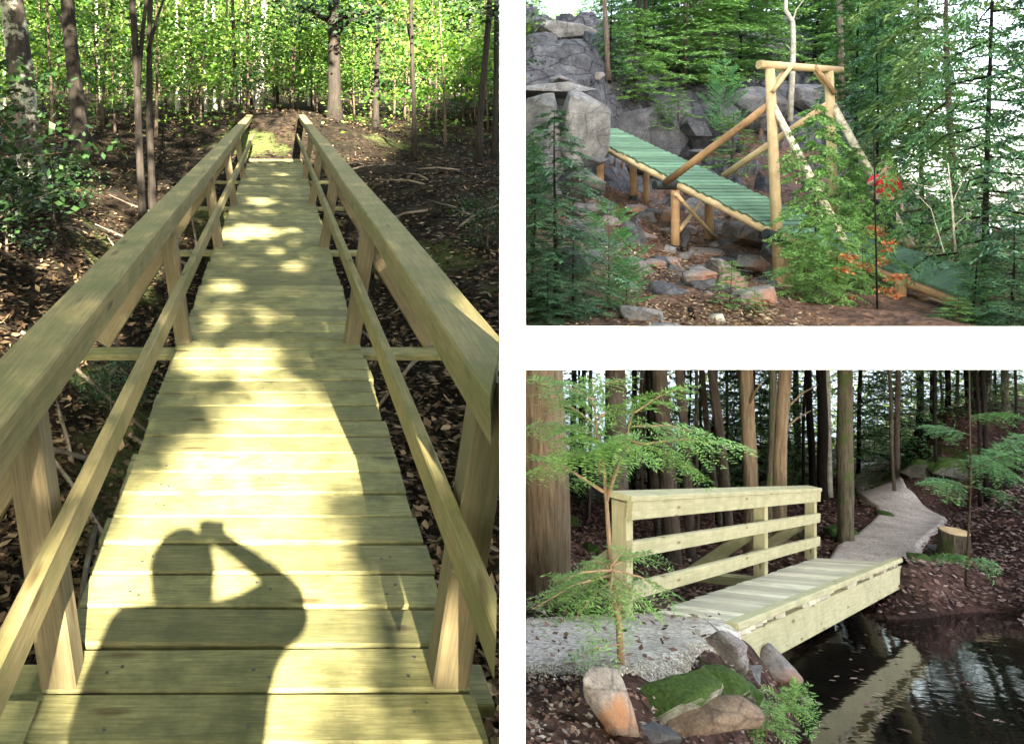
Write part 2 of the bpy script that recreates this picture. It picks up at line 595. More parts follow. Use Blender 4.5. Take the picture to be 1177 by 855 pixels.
def left_z(px, Z):
    px = np.atleast_1d(np.asarray(px, float))
    Z = np.atleast_1d(np.asarray(Z, float))
    x = (px - CX) / F * Z
    z = -1.66 + SL * Z
    z = z - 1.7 * np.exp(-((x + .1) / 1.8) ** 2) * sm((15.5 - Z) / 7)
    z = z + .85 * np.exp(-(x / 2.6) ** 2) * sm((Z - 16.9) / 2.5) * (1 - .6 * sm((Z - 21) / 5))
    z = z + .03 * np.maximum(Z - 18, 0) + .45 * sm((-x - 1.8) / 2.5) * sm((Z - 5) / 4) - .25 * sm((x - 1.2) / 2) * sm((14 - Z) / 6)
    return z


class LeftGround:
    z = staticmethod(left_z)

    def py(s, px, Z):
        return CY - left_z(px, Z) * F / np.atleast_1d(Z)


GL = LeftGround()
GT = TPS([(560, 376, 11), (700, 375, 11), (850, 376, 11), (1000, 376, 11), (1177, 377, 11), (1350, 380, 11),
          (700, 400, 7), (1000, 400, 7), (1200, 402, 7),
          (760, 330, 13.5), (850, 325, 14), (897, 336, 15.6), (960, 332, 15), (776, 286, 18.3), (818, 277, 19.4), (690, 300, 15), (620, 320, 14),
          (730, 228, 21.5), (745, 233, 21.3), (690, 222, 21.5), (870, 250, 20), (640, 262, 19),
          (720, 205, 25), (800, 205, 25), (870, 205, 24), (940, 230, 22),
          (730, 112, 27), (800, 108, 28), (860, 98, 28.5), (940, 120, 28), (1000, 160, 27),
          (640, 100, 24), (600, 100, 24), (690, 98, 25), (640, 60, 30), (690, 40, 33), (620, 30, 36), (690, 24, 42), (780, 62, 34), (870, 60, 36), (960, 75, 36),
          (1030, 346, 13), (1100, 356, 13), (1177, 352, 13.5), (1060, 312, 18), (1177, 318, 18), (1100, 300, 28), (1200, 305, 28), (1350, 320, 18), (1040, 270, 30), (1110, 310, 42), (1250, 315, 42), (960, 60, 44), (1040, 290, 44)])
HB = 550.0
GB = TPS([(640, 748, 5), (700, 748, 5), (745, 750, 5), (790, 742, 5.2), (745, 724, 5.7), (700, 724, 5.7), (580, 748, 5), (805, 728, 5.6), (580, 715, 6.0), (740, 708, 6.35), (850, 726, 5.8), (640, 777, 4.4), (745, 801, 3.96), (825, 762, 4.71), (580, 774, 4.46),
          (610, 832, 3.6), (590, 870, 3.1), (700, 858, 3.6), (800, 853, 4.1), (870, 852, 4.7), (900, 803, 5.6), (880, 770, 6.3),
          (1000, 862, 6.2), (1177, 868, 6.1), (1350, 868, 6.0), (1000, 763, 9.0), (1150, 763, 9.0), (930, 765, 8.5), (965, 712, 11.0), (905, 745, 9.3), (960, 870, 5.4), (1150, 900, 5.0),
          (1000, 688, 11.6), (1090, 700, 10.0), (1177, 722, 8.8), (1350, 735, 8.2),
          (1130, 642, 12.5), (1177, 640, 11.5), (1177, 600, 13.5), (1120, 592, 16), (1350, 590, 13),
          (935, 643, 11), (1037, 648, 10.4), (1088, 607, 16.5), (1080, 586, 20), (1000, 602, 17), (985, 567, 24), (1030, 562, 24), (1025, 541, 30), (985, 536, 30), (1000, 524, 42),
          (1040, 545, 23), (1060, 492, 25), (1100, 472, 27), (1177, 462, 28), (1350, 440, 28), (1060, 572, 20), (1177, 558, 17.5), (1120, 522, 22), (1177, 470, 40), (1080, 490, 40),
          (830, 662, 11.5), (740, 690, 8.3), (625, 697, 7.0), (680, 642, 11), (700, 600, 18), (620, 592, 20), (800, 602, 19), (900, 592, 20), (950, 562, 26), (620, 562, 32), (800, 550, 36), (900, 540, 38), (700, 530, 44), (880, 526, 44)])


def ground_sheet(name, G, px0, px1, npx, z0, z1, nz, mat, amp, fr, seed, blocky=False):
    px = np.linspace(px0, px1, npx)
    Z = np.exp(np.linspace(math.log(z0), math.log(z1), nz))
    A, B = np.meshgrid(px, Z)
    a, b = A.ravel(), B.ravel()
    z = G.z(a, b)
    x = (a - CX) / F * b
    dz = np.array([noise.fractal(Vector((xx * fr, yy * fr, seed)), 1.0, 2.0, 5) for xx, yy in zip(x, b)])
    z = z + dz * amp * np.clip(b / 8, .35, 1.6)
    if blocky:      # ledges and broken steps on the rock faces
        st = np.array([noise.cell(Vector((xx * .55 + 3, yy * .5, zz * .8))) + .5 * noise.cell(Vector((xx * 1.3, yy * 1.1, zz * 1.9))) for xx, yy, zz in zip(x, b, z)])
        z = z + st * .55 * sm((b - 20.5) / 2.5)
    z = z.reshape(nz, npx)
    z[0] -= .16
    B[0] = B[1] - .002
    x = ((A - CX) / F * B).ravel()
    b = B.ravel()
    v = np.stack([x, b, z.ravel()], 1)
    i = np.arange(npx * nz).reshape(nz, npx)
    f = np.stack([i[:-1, :-1].ravel(), i[:-1, 1:].ravel(), i[1:, 1:].ravel(), i[1:, :-1].ravel()], 1)
    o = mesh_obj(name, v, f, mat, smooth=True)
    tag(o, kind='structure')
    return o


ground_sheet('woodland_ground', GL, -420, 590, 190, .9, 75, 200, M['floor_left'], .10, .9, 3.0)
ground_sheet('rocky_ground', GT, 590, 1215, 230, 10.4, 39.5, 240, M['floor_tr'], .10, .7, 9.0, blocky=True)
ground_sheet('streamside_ground', GB, 590, 1420, 220, 2.6, 62, 220, M['floor_br'], .06, 1.3, 5.0)


def gz(G, px, Z):
    return float(G.z(px, Z)[0])


def on(G, px, Z, dz=0.0):
    return Vector(((px - CX) / F * Z, Z, gz(G, px, Z) + dz))


# earth bank where the woodland floor and the two lower sites meet
v, f = [], []
Zs_ = np.exp(np.linspace(math.log(2.4), math.log(58), 70))
for k, Z in enumerate(Zs_):
    lz, bz = gz(GL, 586, Z), gz(GB, 594, Z)
    tz_ = gz(GT, 594, Z) if 10.4 < Z < 39.5 else bz
    lo = min(lz, bz) - .4
    for px, h in ((580, lo), (580, lz + .02), (589, max(lz, tz_) + .02), (598, (max(bz, tz_)) + .02), (598, lo)):
        v.append(((px - CX) / F * Z, Z, h))
    if k:
        a, b = (k - 1) * 5, k * 5
        f += [(a + i, b + i, b + i + 1, a + i + 1) for i in range(4)]
tag(mesh_obj('bank', v, f, M['floor_left']), kind='structure')
# far water added as a bright backdrop, and land below it
def sheet(name, corners, mat, kind='structure'):
    o = mesh_obj(name, corners, [tuple(range(len(corners)))], mat)
    return tag(o, kind=kind)


sheet('backdrop_lake', [(-60, 46, -15), (700, 46, -15), (700, 900, -15), (-60, 900, -15)], M['backdrop_lake'])
sheet('ground', [(-900, -400, -26), (900, -400, -26), (900, 1000, -26), (-900, 1000, -26)], M['floor_left'])
hv = [(9.2, -26), (9.6, 24), (10.3, 34), (14, 41.5), (17.6, 47), (21.7, 53.5), (24, 57), (30, 61), (44, 66), (62, 67), (85, 62), (120, 40), (150, -26)]  # unseen ridge added to keep the sun off both right-hand sites
v, f = [], []
k = len(hv)
for d in (-80, -95):
    for (x, h) in hv:
        v.append((x, d, h))
f = [tuple(range(k)), tuple(range(2 * k - 1, k - 1, -1))] + [(i, i + k, (i + 1) % k + k, (i + 1) % k) for i in range(k)]
tag(mesh_obj('added_shade_hill', v, f, M['floor_left']), kind='structure')

# ------------------------------------------------- white dividing structure
D0 = 1.8
root = empty('white_divider', P(589, 400, D0), 'white painted divider of one upright board and one long shelf between the three bridge sites', 'divider')


def prism(name, front, back, mat, parent):
    v = list(front) + list(back)
    k = len(front)
    f = [tuple(range(k)), tuple(range(2 * k - 1, k - 1, -1))] + [(i, i + k, (i + 1) % k + k, (i + 1) % k) for i in range(k)]
    return mesh_obj(name, v, f, mat, parent)


def q4(x0, x1, y0, y1, Z):
    return [P(x0, y1, Z), P(x1, y1, Z), P(x1, y0, Z), P(x0, y0, Z)]


prism('upright', q4(574.3, 604, -40, 905, D0), q4(576, 603, -40, 900, D0 + .28), M['white'], root)
fr = [P(604.2, 375, D0), P(1420, 375, D0), P(1420, 425, D0), P(604.2, 425, D0)]
t = .3
bk = [Vector((fr[0].x + .085, D0 + t, -.27 - .166 * t)), Vector((fr[1].x + .3, D0 + t, -.27 - .166 * t)), Vector((fr[1].x + .3, D0 + t, -.37 - .19 * t)), Vector((fr[0].x + .085, D0 + t, -.37 - .19 * t))]
prism('shelf', fr, bk, M['white'], root)
# added unseen slab carrying the upper gully, kept white to bounce light below
v = []
for Z in (10.6, 39.0):
    t = Z - D0
    xl, xr = (601 - CX) / F * Z, (1212 - CX) / F * Z
    zt, zb = -.27 - .186 * t, -.37 - .192 * t
    v += [Vector((xl, Z, zt)), Vector((xr, Z, zt)), Vector((xr, Z, zb)), Vector((xl, Z, zb))]
tag(mesh_obj('added_terrace', v, [(0, 1, 2, 3), (7, 6, 5, 4), (0, 4, 5, 1), (1, 5, 6, 2), (2, 6, 7, 3), (3, 7, 4, 0)], M['white']), kind='structure')


def ceil_z(Z):
    return -.37 - .190 * (Z - D0) + .03


# ------------------------------------------------------------ plank bridge
def DK(x, Z, h=0.0):
    """point of the long plank bridge: x across, Z along, h above the deck"""
    return Vector((x, Z, -1.6 + SL * Z + h))


UPD = Vector((0, -SL, 1)).normalized()
br = empty('plank_footbridge', DK(0, 8), 'long olive plank footbridge with handrails, running away into the sunlit wood', 'footbridge')
rng = random.Random(11)
mb = MB()
Z = -1.6
xl, xr = -.616, .509
while Z < 16.7:
    w = .154 + rng.uniform(-.003, .003)
    a = xl + rng.uniform(-.012, .012)
    b = xr + rng.uniform(-.012, .012)
    if Z < 1.85:
        b = min(b, .47)
    tilt = rng.uniform(-.004, .004)
    mb.beam(DK(a, Z + w / 2 + tilt, -.02 + rng.uniform(-.003, .003)), DK(b, Z + w / 2 - tilt, -.02 + rng.uniform(-.003, .003)), w, .04, UPD, .006)
    if Z > .6:
        for x in (-.46, -.43, -.07, -.03, .35, .38):
            if Z > 9 or rng.random() < .1:
                continue
            c = DK(x + rng.uniform(-.008, .008), Z + w / 2 + rng.uniform(-.045, .045), .0005)
            mb.tube([c, c + UPD * .0015], [.0055, .005], 6, mi=1)
    Z += .167
mb.build('deck', [M['deck_old'], M['black']], br)
for x in (-.45, -.05, .36):
    mb = MB()
    mb.beam(DK(x, -1.5, -.14), DK(x, 16.6, -.14), .09, .19, UPD)
    mb.build('joist', M['rail_old'], br)
PZ = [2.13, 4.88, 7.75, 10.5, 13.3]
for i, Z in enumerate(PZ):
    mb = MB()
    if i == 0:
        mb.beam(DK(-1.15, Z + .02, -.062), DK(.575, Z + .02, -.062), .15, .04, UPD)
        mb.beam(DK(-.78, Z - .17, -.015), DK(-.617, Z - .17, -.015), .15, .04, UPD)
    else:
        mb.beam(DK(-1.2, Z - .05, -.062), DK(1.05, Z - .05, -.062), .14, .04, UPD)
    mb.build('outrigger', M['deck_old'], br)
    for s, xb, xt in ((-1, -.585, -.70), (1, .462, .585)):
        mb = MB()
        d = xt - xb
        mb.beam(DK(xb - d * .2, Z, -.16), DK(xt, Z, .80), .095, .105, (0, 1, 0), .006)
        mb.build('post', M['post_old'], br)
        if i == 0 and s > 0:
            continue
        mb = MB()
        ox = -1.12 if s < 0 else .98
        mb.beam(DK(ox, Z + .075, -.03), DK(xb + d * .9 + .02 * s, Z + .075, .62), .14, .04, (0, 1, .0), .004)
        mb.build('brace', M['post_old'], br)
for s in (-1, 1):
    xo, xi = (-.758, -.603) if s < 0 else (.664, .509)
    d = .743
    mb = MB()
    z1 = 19.0
    cap = []
    # cap and face board; the right-hand rail is let into the white upright
    zi, zo = (-1.5, -1.5) if s < 0 else (1.86, 2.30)
    for hb, ht, xa, xb2 in ((.857 - .045, .857, xo, xi), (.857 - .135, .857 - .0465, xi - s * -.012, xi - s * -.052)):
        def zz(x):
            return zi + (zo - zi) * (x - xi) / (xo - xi)
        lo, hi = min(xa, xb2), max(xa, xb2)
        c = .006
        sec = [(lo + c, hb), (hi - c, hb), (hi, hb + c), (hi, ht - c), (hi - c, ht), (lo + c, ht), (lo, ht - c), (lo, hb + c)]
        rings, gcs = [], []
        for tt in np.linspace(0, 1, 9):
            rr, gg = [], []
            for (x, h) in sec:
                za = zz(x)
                Z = za + (z1 - za) * tt
                wob = .006 * math.sin(Z * 1.7 + s)
                rr.append(DK(x + wob, Z, h))
                gg.append((Z, x * 1.0 + 3 * s, h))
            rings.append(rr)
            gcs.append(gg)
        mb.ring(rings, gcs)
    mb.build('handrail', M['rail_old'], br)
    mb = MB()
    x = -.545 if s < 0 else .455
    mb.beam(DK(x, -1.5 if s < 0 else 1.635, .45), DK(x - .01 * s, 17.4, .45), .04, .10, UPD, .005, e0=(.07 if s > 0 else None))
    mb.build('mid_rail', M['rail_old'], br)

# ----------------------------------------------------------- foliage makers
def rand_dirs(rs, n, zscale=1.0):
    d = rs.normal(size=(n, 3))
    d[:, 2] *= zscale
    return d / np.linalg.norm(d, axis=1, keepdims=True)


def leafy(seed, H, Rad, nb, nl, leaf, trunk_r, base=.25, flat=.25, lean=.0, clump=.45):
    """a broadleaf tree at the origin: trunk and limbs (MB) and leaf arrays"""
    rs = np.random.RandomState(seed)
    mb = MB()
    mb.rng = random.Random(seed)
    pts = [Vector((lean * t * t * H + .05 * H * .3 * math.sin(3 * t + seed), .04 * H * math.sin(2.3 * t + seed * 2) * t, H * t)) for t in np.linspace(0, 1, 9)]
    mb.tube(pts, [trunk_r * (1 - .8 * t) * (1 + .5 * max(0, .08 - t) / .08) for t in np.linspace(0, 1, 9)], 8, bump=.15, seed=seed)
    ps, ds, ns = [], [], []
    for i in range(nb):
        t = base + (1 - base) * (i + rs.rand()) / nb
        p0 = pts[min(8, int(t * 8))].lerp(pts[min(8, int(t * 8) + 1)], t * 8 - int(t * 8))
        az = i * 2.4 + rs.rand()
        L = Rad * (.45 + .75 * rs.rand()) * (1.1 - .6 * abs(t - .55))
        d = Vector((math.cos(az), math.sin(az), .25 + .5 * rs.rand()))
        mid = p0 + d * L * .5
        end = p0 + d * L + Vector((0, 0, -.12 * L))
        mb.tube([p0, mid, end], [trunk_r * .3 * (1.1 - t), trunk_r * .17, trunk_r * .05], 5, cap=False)
        for c, (cc, fr) in enumerate(((mid, .35), (end, .65))):
            n = int(nl * fr)
            off = rs.normal(size=(n, 3)) * np.array([clump, clump, clump * flat]) * Rad * .5
            ps.append(np.array(cc) + off)
            nn = rand_dirs(rs, n) * .7 + np.array([0, -.35, .8])
            ns.append(nn)
            dd = rand_dirs(rs, n, .4)
            ds.append(dd)
    p, d, n = map(np.concatenate, (ps, ds, ns))
    sz = leaf * rs.uniform(.6, 1.35, len(p))
    V, Fa = kites(p, d, n, sz, sz * .72)
    return mb, V, Fa


def conifer(seed, H, Rad, nbr, blade, bw, base=.1, droop=.25, twigs=12, nbl=5, trunk_r=.06, top=.12, flatness=.25, up=.12, lean=0.0, profile=.8, tri=50, irr=0.0):
    rs = np.random.RandomState(seed)
    mb = MB()
    mb.rng = random.Random(seed)
    tw = MB()
    npt = 9
    pts = [Vector((lean * t * H + .012 * H * math.sin(4 * t + seed), .012 * H * math.sin(3 * t + 1 + seed), H * t)) for t in np.linspace(0, 1, npt)]
    mb.tube(pts, [max(trunk_r * (1 - .93 * t), .004) for t in np.linspace(0, 1, npt)], 7, bump=.1, seed=seed)
    P_, D_, N_, L_ = [], [], [], []
    for i in range(nbr):
        t = base + (1 - base) * (i + rs.rand() * .8) / nbr
        k = min(npt - 2, int(t * (npt - 1)))
        p0 = np.array(pts[k].lerp(pts[k + 1], t * (npt - 1) - k))
        az = i * 2.39996 + rs.normal() * .3
        L = Rad * ((1 - (t - base) / (1 - base)) ** profile + top) * rs.uniform(.6 - irr * .7, 1.15 + irr * .5)
        h = np.array([math.cos(az), math.sin(az), 0])
        sidev = np.array([-h[1], h[0], 0])
        upv = np.array([0, 0, 1.])

        def bp(s):
            return p0 + h * L * s + upv * (up * L * s - droop * L * s * s)
        tw.tube([bp(0), bp(.5), bp(1)], [max(.012 * L, .004), max(.007 * L, .003), .002], 4, cap=False)
        nt_ = max(3, int(twigs * (.4 + .6 * L / Rad)))
        for j in range(nt_):
            s = .12 + .88 * (j + rs.rand()) / nt_
            b0 = bp(s)
            tang = h + upv * (up - 2 * droop * s)
            tang /= np.linalg.norm(tang)
            for sg in (-1, 1):
                a = R(tri) * rs.uniform(.7, 1.2)
                td = tang * math.cos(a) + sidev * sg * math.sin(a) + upv * rs.normal() * .12 - upv * droop * .5
                tl = L * .38 * (1.05 - .75 * s) * rs.uniform(.6, 1.3) + blade * .6
                q = np.linspace(.05, 1, nbl)[:, None]
                base_p = b0 + td * tl * q
                for s2 in (-1, 1):
                    dd = td[None] * .75 + (np.cross(td, upv) * s2)[None] * .65 + rs.normal(size=(nbl, 3)) * .18
                    P_.append(base_p)
                    D_.append(dd)
                    N_.append(np.tile(upv, (nbl, 1)) + rs.normal(size=(nbl, 3)) * flatness)
                    L_.append(blade * rs.uniform(.7, 1.3, nbl))
    p, d, n, l = map(np.concatenate, (P_, D_, N_, L_))
    V, Fa = kites(p, d, n, l, bw * l / blade)
    return mb, tw, V, Fa


def make_plant(name, loc, label, cat, mb, V, Fa, leafm, barkm, group=None, tw=None, rz=0, sc=1, crown='crown'):
    o = empty(name, (0, 0, 0), label, cat, group)
    mb.build('trunk', barkm, o, smooth=True)
    c = mesh_obj(crown, V, Fa, leafm, o)
    if tw is not None and tw.n:
        b = tw.build('branches', barkm, o, smooth=True)
        b.name = 'branch'
    o.location = loc
    o.rotation_euler = (0, 0, rz)
    o.scale = (sc, sc, sc)
    return o


# -------------------------------------------------------------- left woods
def trunk_tree(name, pb, ptop, r0, r1, bark, label, cat='tree', group=None, extra=None, crown=None, k=12, flare=.5, bumpy=.16, seed=1, cut=None):
    o = empty(name, pb, label, cat, group)
    mb = MB()
    mb.rng = random.Random(seed)
    ax = ptop - pb
    pts, rads = [], []
    for t in np.linspace(0, 1, 12):
        w = .012 * ax.length * t * (1 - t) * 2
        pts.append(pb + ax * t + Vector((w * math.sin(seed * 3 + t * 5), w * math.cos(seed + t * 4), 0)) - Vector((0, 0, .12 if t == 0 else 0)))
        rads.append(lerp(r0, r1, t) * (1 + flare * max(0, 1 - t * ax.length / .35) ** 2))
    mb.tube(pts, rads, k, bump=bumpy, seed=seed)
    mb.build('trunk', bark, o, smooth=True)
    for (a, b, rr) in (extra or []):
        lm = MB()
        a, b = Vector(a), Vector(b)
        mid = a.lerp(b, .5) + Vector((0, 0, .06 * (b - a).length))
        lm.tube([a, mid, b], [rr, rr * .75, rr * .35], 7, bump=.1)
        lm.build('branch', bark, o, smooth=True)
    if crown:
        V, Fa = crown
        mesh_obj('crown', V, Fa, M['leaf_sun'], o)
    return o


def leaf_cloud(seed, centres, n, spread, leaf, flat=.35):
    rs = np.random.RandomState(seed)
    ps = np.concatenate([np.array(c) + rs.normal(size=(n, 3)) * np.array([spread, spread, spread * flat]) for c in centres])
    m = len(ps)
    sz = leaf * rs.uniform(.6, 1.4, m)
    return kites(ps, rand_dirs(rs, m, .4), rand_dirs(rs, m) * .7 + np.array([0, -.3, .8]), sz, sz * .7)


def LT(px, Z, ptx, pty, wpx, bark, label, group=None, extra=None, seed=1, crownc=None, leaf=.1, r1=.7, mat=None):
    pb = on(GL, px, Z)
    top = P(ptx, pty, Z)
    top = pb + (top - pb) * 1.9
    r = wpx / 2 / F * Z
    ex = [(P(a, b, Z), P(c, d, Z + e), rr / F * Z) for (a, b, c, d, e, rr) in (extra or [])]
    o = trunk_tree('deciduous_tree', pb, top, r * 1.05, r * .62, bark, label, 'tree', group, ex, seed=seed)
    cc = [P(a, b, Z + e) for (a, b, e) in (crownc or [])]
    cc += [top + Vector((math.cos(i * 1.3 + seed) * 1.3, math.sin(i * 2.1) * 1.3, -.4 + .5 * i)) for i in range(3)]
    V, Fa = leaf_cloud(seed, cc, 150, .5, leaf)
    mesh_obj('crown', V, Fa, mat or M['leaf_sun'], o)
    return o


LT(42, 9.8, 10, -8, 31, M['bark_sun_patch'], 'thick leaning grey trunk with sunlit patches, leftmost in the wood beyond the plank bridge', seed=2)
LT(95, 14, 79, -8, 18, M['bark_dark'], 'straight dark trunk second from the left beside the plank bridge', seed=3, extra=[(86, 60, 60, 5, .3, 3)])
LT(166, 10.8, 148, -8, 9, M['bark_dark'], 'slim dark forked tree just left of the plank bridge handrail', seed=4,
   extra=[(158, 100, 172, -30, .1, 3.4), (170, 60, 192, -10, .2, 2.5)])
LT(176, 12.0, 171, -8, 8, M['bark_dark'], 'slim dark trunk standing close behind the forked tree', seed=14)
LT(384, 21, 386, -8, 15, M['bark_dark'], 'dark upright trunk just right of the far end of the plank bridge', seed=5,
   extra=[(386, 30, 345, 8, .5, 4), (386, 24, 430, 14, -.4, 4), (386, 40, 410, 20, -1, 3)],
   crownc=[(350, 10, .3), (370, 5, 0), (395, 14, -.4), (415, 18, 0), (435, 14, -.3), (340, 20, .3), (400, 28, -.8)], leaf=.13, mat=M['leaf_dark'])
LT(432, 22, 434, -8, 6.5, M['bark_dark'], 'thin dark trunk right of the stout trunk at the plank bridge end', seed=6)
LT(476, 17, 474, -8, 5, M['bark_dark'], 'very thin dark tree with a high side branch, right of the plank bridge', seed=7, extra=[(475, 60, 462, 10, .3, 1.6)])
LT(549, 16, 561, -8, 7.5, M['bark_dark'], 'dark slanting trunk close to the white divider, right of the plank bridge', seed=8,
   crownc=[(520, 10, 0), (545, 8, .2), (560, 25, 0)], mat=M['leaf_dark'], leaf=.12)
LT(567, 17, 573, -8, 6, M['bark_dark'], 'dark trunk half hidden by the white divider, rightmost in the plank bridge wood', seed=9)
LT(299, 30, 303, -8, 9, M['bark_pale'], 'pale sunlit birch straight beyond the end of the plank bridge', seed=10, extra=[(300, 110, 318, 20, 1, 2), (299, 118, 288, 30, .6, 2)])
LT(357, 34, 359, 10, 5.5, M['bark_pale'], 'pale thin trunk between the birch and the stout dark trunk', seed=11)
LT(318, 32, 322, -8, 4.5, M['bark_dark'], 'thin dark trunk right beside the pale birch', seed=12)
LT(270, 25, 268, -8, 4.5, M['bark_dark'], 'thin dark trunk over the far end of the left handrail', seed=13)
LT(247, 30, 245, -8, 4.5, M['bark_pale'], 'pale thin trunk left of the far end of the left handrail', seed=15)
LT(205, 28, 203, -8, 4.5, M['bark_pale'], 'thin pale trunk behind the two slim dark trunks', seed=16)
rng = random.Random(4)
taken = [42, 95, 166, 176, 384, 432, 476, 549, 567, 299, 357, 318, 270, 247, 205]
for i in range(26):
    px = rng.uniform(-30, 572)
    Z = rng.uniform(26, 48)
    LT(px, Z, px + rng.uniform(-6, 6), -8, rng.uniform(2.2, 4.2), M['bark_pale'] if rng.random() < .35 else M['bark'],
       'one of the thin trunks far back in the sunlit wood beyond the plank bridge', 'thin far trunks beyond the plank bridge', seed=40 + i)

M['leaf_mid'] = leaf_mat('shade_toned_maple_leaves', [(.010, .032, .008), (.02, .06, .014), (.045, .10, .022)], .3)  # darker maple leaf copy, mid-ground shade put into the colour
protos = []
for i, (H, Rd, nb, nl) in enumerate(((4.6, 1.5, 15, 85), (3.4, 1.3, 13, 95), (6.2, 1.8, 18, 80), (5.4, 1.6, 16, 90))):
    mb, V, Fa = leafy(60 + i, H, Rd, nb, nl, .115, .035, base=.12, flat=.22)
    protos.append((mb, V, Fa))
roots = [None] * 4
sap_label = 'one of the bright green leafy saplings filling the wood beyond the plank bridge'
spots = []
rng = random.Random(8)
for i in range(120):
    Z = rng.uniform(18, 46)
    px = rng.uniform(-25, 566)
    if Z < 24 and 255 < px < 410:
        Z += 8
    if min(abs(px - q_) for q_ in (384, 432, 476, 549)) < 26 and Z < 25:
        Z += 7
    spots.append((px, Z))
for i, (px, Z) in enumerate(spots):
    k = i % 4
    loc = on(GL, px, Z, -.05)
    sc = rng.uniform(.75, 1.25)
    if roots[k] is None:
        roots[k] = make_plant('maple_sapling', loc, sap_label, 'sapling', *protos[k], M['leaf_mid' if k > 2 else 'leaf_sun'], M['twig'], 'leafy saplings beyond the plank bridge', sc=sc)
    else:
        copy_tree(roots[k], loc, rng.uniform(0, 6), sc, sap_label, 'leafy saplings beyond the plank bridge')
# wooded slope added far beyond the bridge to turn leaf gaps dark
hs_ = []
for Zh, zh in ((58, 6), (75, 13), (100, 34), (140, 60)):
    for xf in np.linspace(-.75, .283, 14):
        hs_.append((xf * Zh, Zh + 3 * math.sin(xf * 9), zh + 2.5 * noise.noise(Vector((xf * 7, Zh * .1, 1)))))
hf_ = [(r_ * 14 + c_, r_ * 14 + c_ + 1, r_ * 14 + c_ + 15, r_ * 14 + c_ + 14) for r_ in range(3) for c_ in range(13)]
tag(mesh_obj('backdrop_hillside', hs_, hf_, M['floor_left'], smooth=True), kind='structure')
# far wall of leaves, one mass
rs = np.random.RandomState(77)
n = 22000
px = rs.uniform(-60, 572, n)
Zf = rs.uniform(50, 64, n)
hh = rs.beta(1.1, 1.3, n) * 17
xx = (px - CX) / F * Zf
pp = np.stack([xx, Zf, left_z(px, Zf) + hh], 1)
keep = np.array([noise.noise(Vector((a * .35, b * .2, c * .35))) for a, b, c in pp]) > -.08
pp = pp[keep]
V, Fa = kites(pp, rand_dirs(rs, len(pp), .5), rand_dirs(rs, len(pp)) * .6 + np.array([0, -.5, .6]), rs.uniform(.18, .6, len(pp)), rs.uniform(.12, .4, len(pp)))
tag(mesh_obj('far_foliage', V, Fa, M['leaf_sun']), kind='stuff')
rs = np.random.RandomState(78)
n = 9000
px = rs.uniform(-40, 572, n)
Zf = rs.uniform(18, 46, n)
cl = np.array([noise.noise(Vector(((a - CX) / F * b * .8, b * .5, 2.2))) for a, b in zip(px, Zf)])
k = (cl > .02) & ~((np.abs(px - 319) < 45) & (Zf < 24)) & ~((np.abs(px - 350) < 22) & (Zf < 34))
px, Zf, cl = px[k], Zf[k], cl[k]
pp = np.stack([(px - CX) / F * Zf, Zf, left_z(px, Zf) + rs.rand(len(px)) ** 1.5 * (.3 + 2.2 * cl)], 1)
sz = rs.uniform(.07, .15, len(pp))
V, Fa = kites(pp, rand_dirs(rs, len(pp), .4), rand_dirs(rs, len(pp)) * .7 + np.array([0, -.3, .8]), sz, sz * .65)
tag(mesh_obj('undergrowth', V, Fa, M['leaf_sun']), kind='stuff')
# evergreen bushes at the left margin, deep shade put into their leaf colour
mbx = leafy(91, 1.5, .95, 12, 130, .085, .03, base=.1, flat=.6)
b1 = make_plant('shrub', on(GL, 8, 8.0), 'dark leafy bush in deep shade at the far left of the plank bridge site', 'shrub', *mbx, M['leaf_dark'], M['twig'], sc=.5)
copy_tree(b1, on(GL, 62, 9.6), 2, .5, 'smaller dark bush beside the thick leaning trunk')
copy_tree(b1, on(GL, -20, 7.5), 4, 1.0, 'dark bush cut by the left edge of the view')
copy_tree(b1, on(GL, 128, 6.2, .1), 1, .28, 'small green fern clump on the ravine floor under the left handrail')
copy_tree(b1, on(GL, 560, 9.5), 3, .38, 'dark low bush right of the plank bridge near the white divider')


def litter(name, G, px0, px1, z0, z1, n, size, mat, seed, excl=None, dz=.015):
    rs = np.random.RandomState(seed)
    px = rs.uniform(px0, px1, n)
    Z = np.exp(rs.uniform(math.log(z0), math.log(z1), n))
    if excl is not None:
        k = ~excl(px, Z)
        px, Z = px[k], Z[k]
    z = G.z(px, Z)
    p = np.stack([(px - CX) / F * Z, Z, z + dz + rs.rand(len(px)) * .03], 1)
    m = len(p)
    sz = size * rs.uniform(.6, 1.4, m)
    V, Fa = kites(p, rand_dirs(rs, m, .25), rand_dirs(rs, m) * .45 + np.array([0, 0, 1]), sz, sz * rs.uniform(.35, .75, m))
    return tag(mesh_obj(name, V, Fa, mat), kind='stuff')


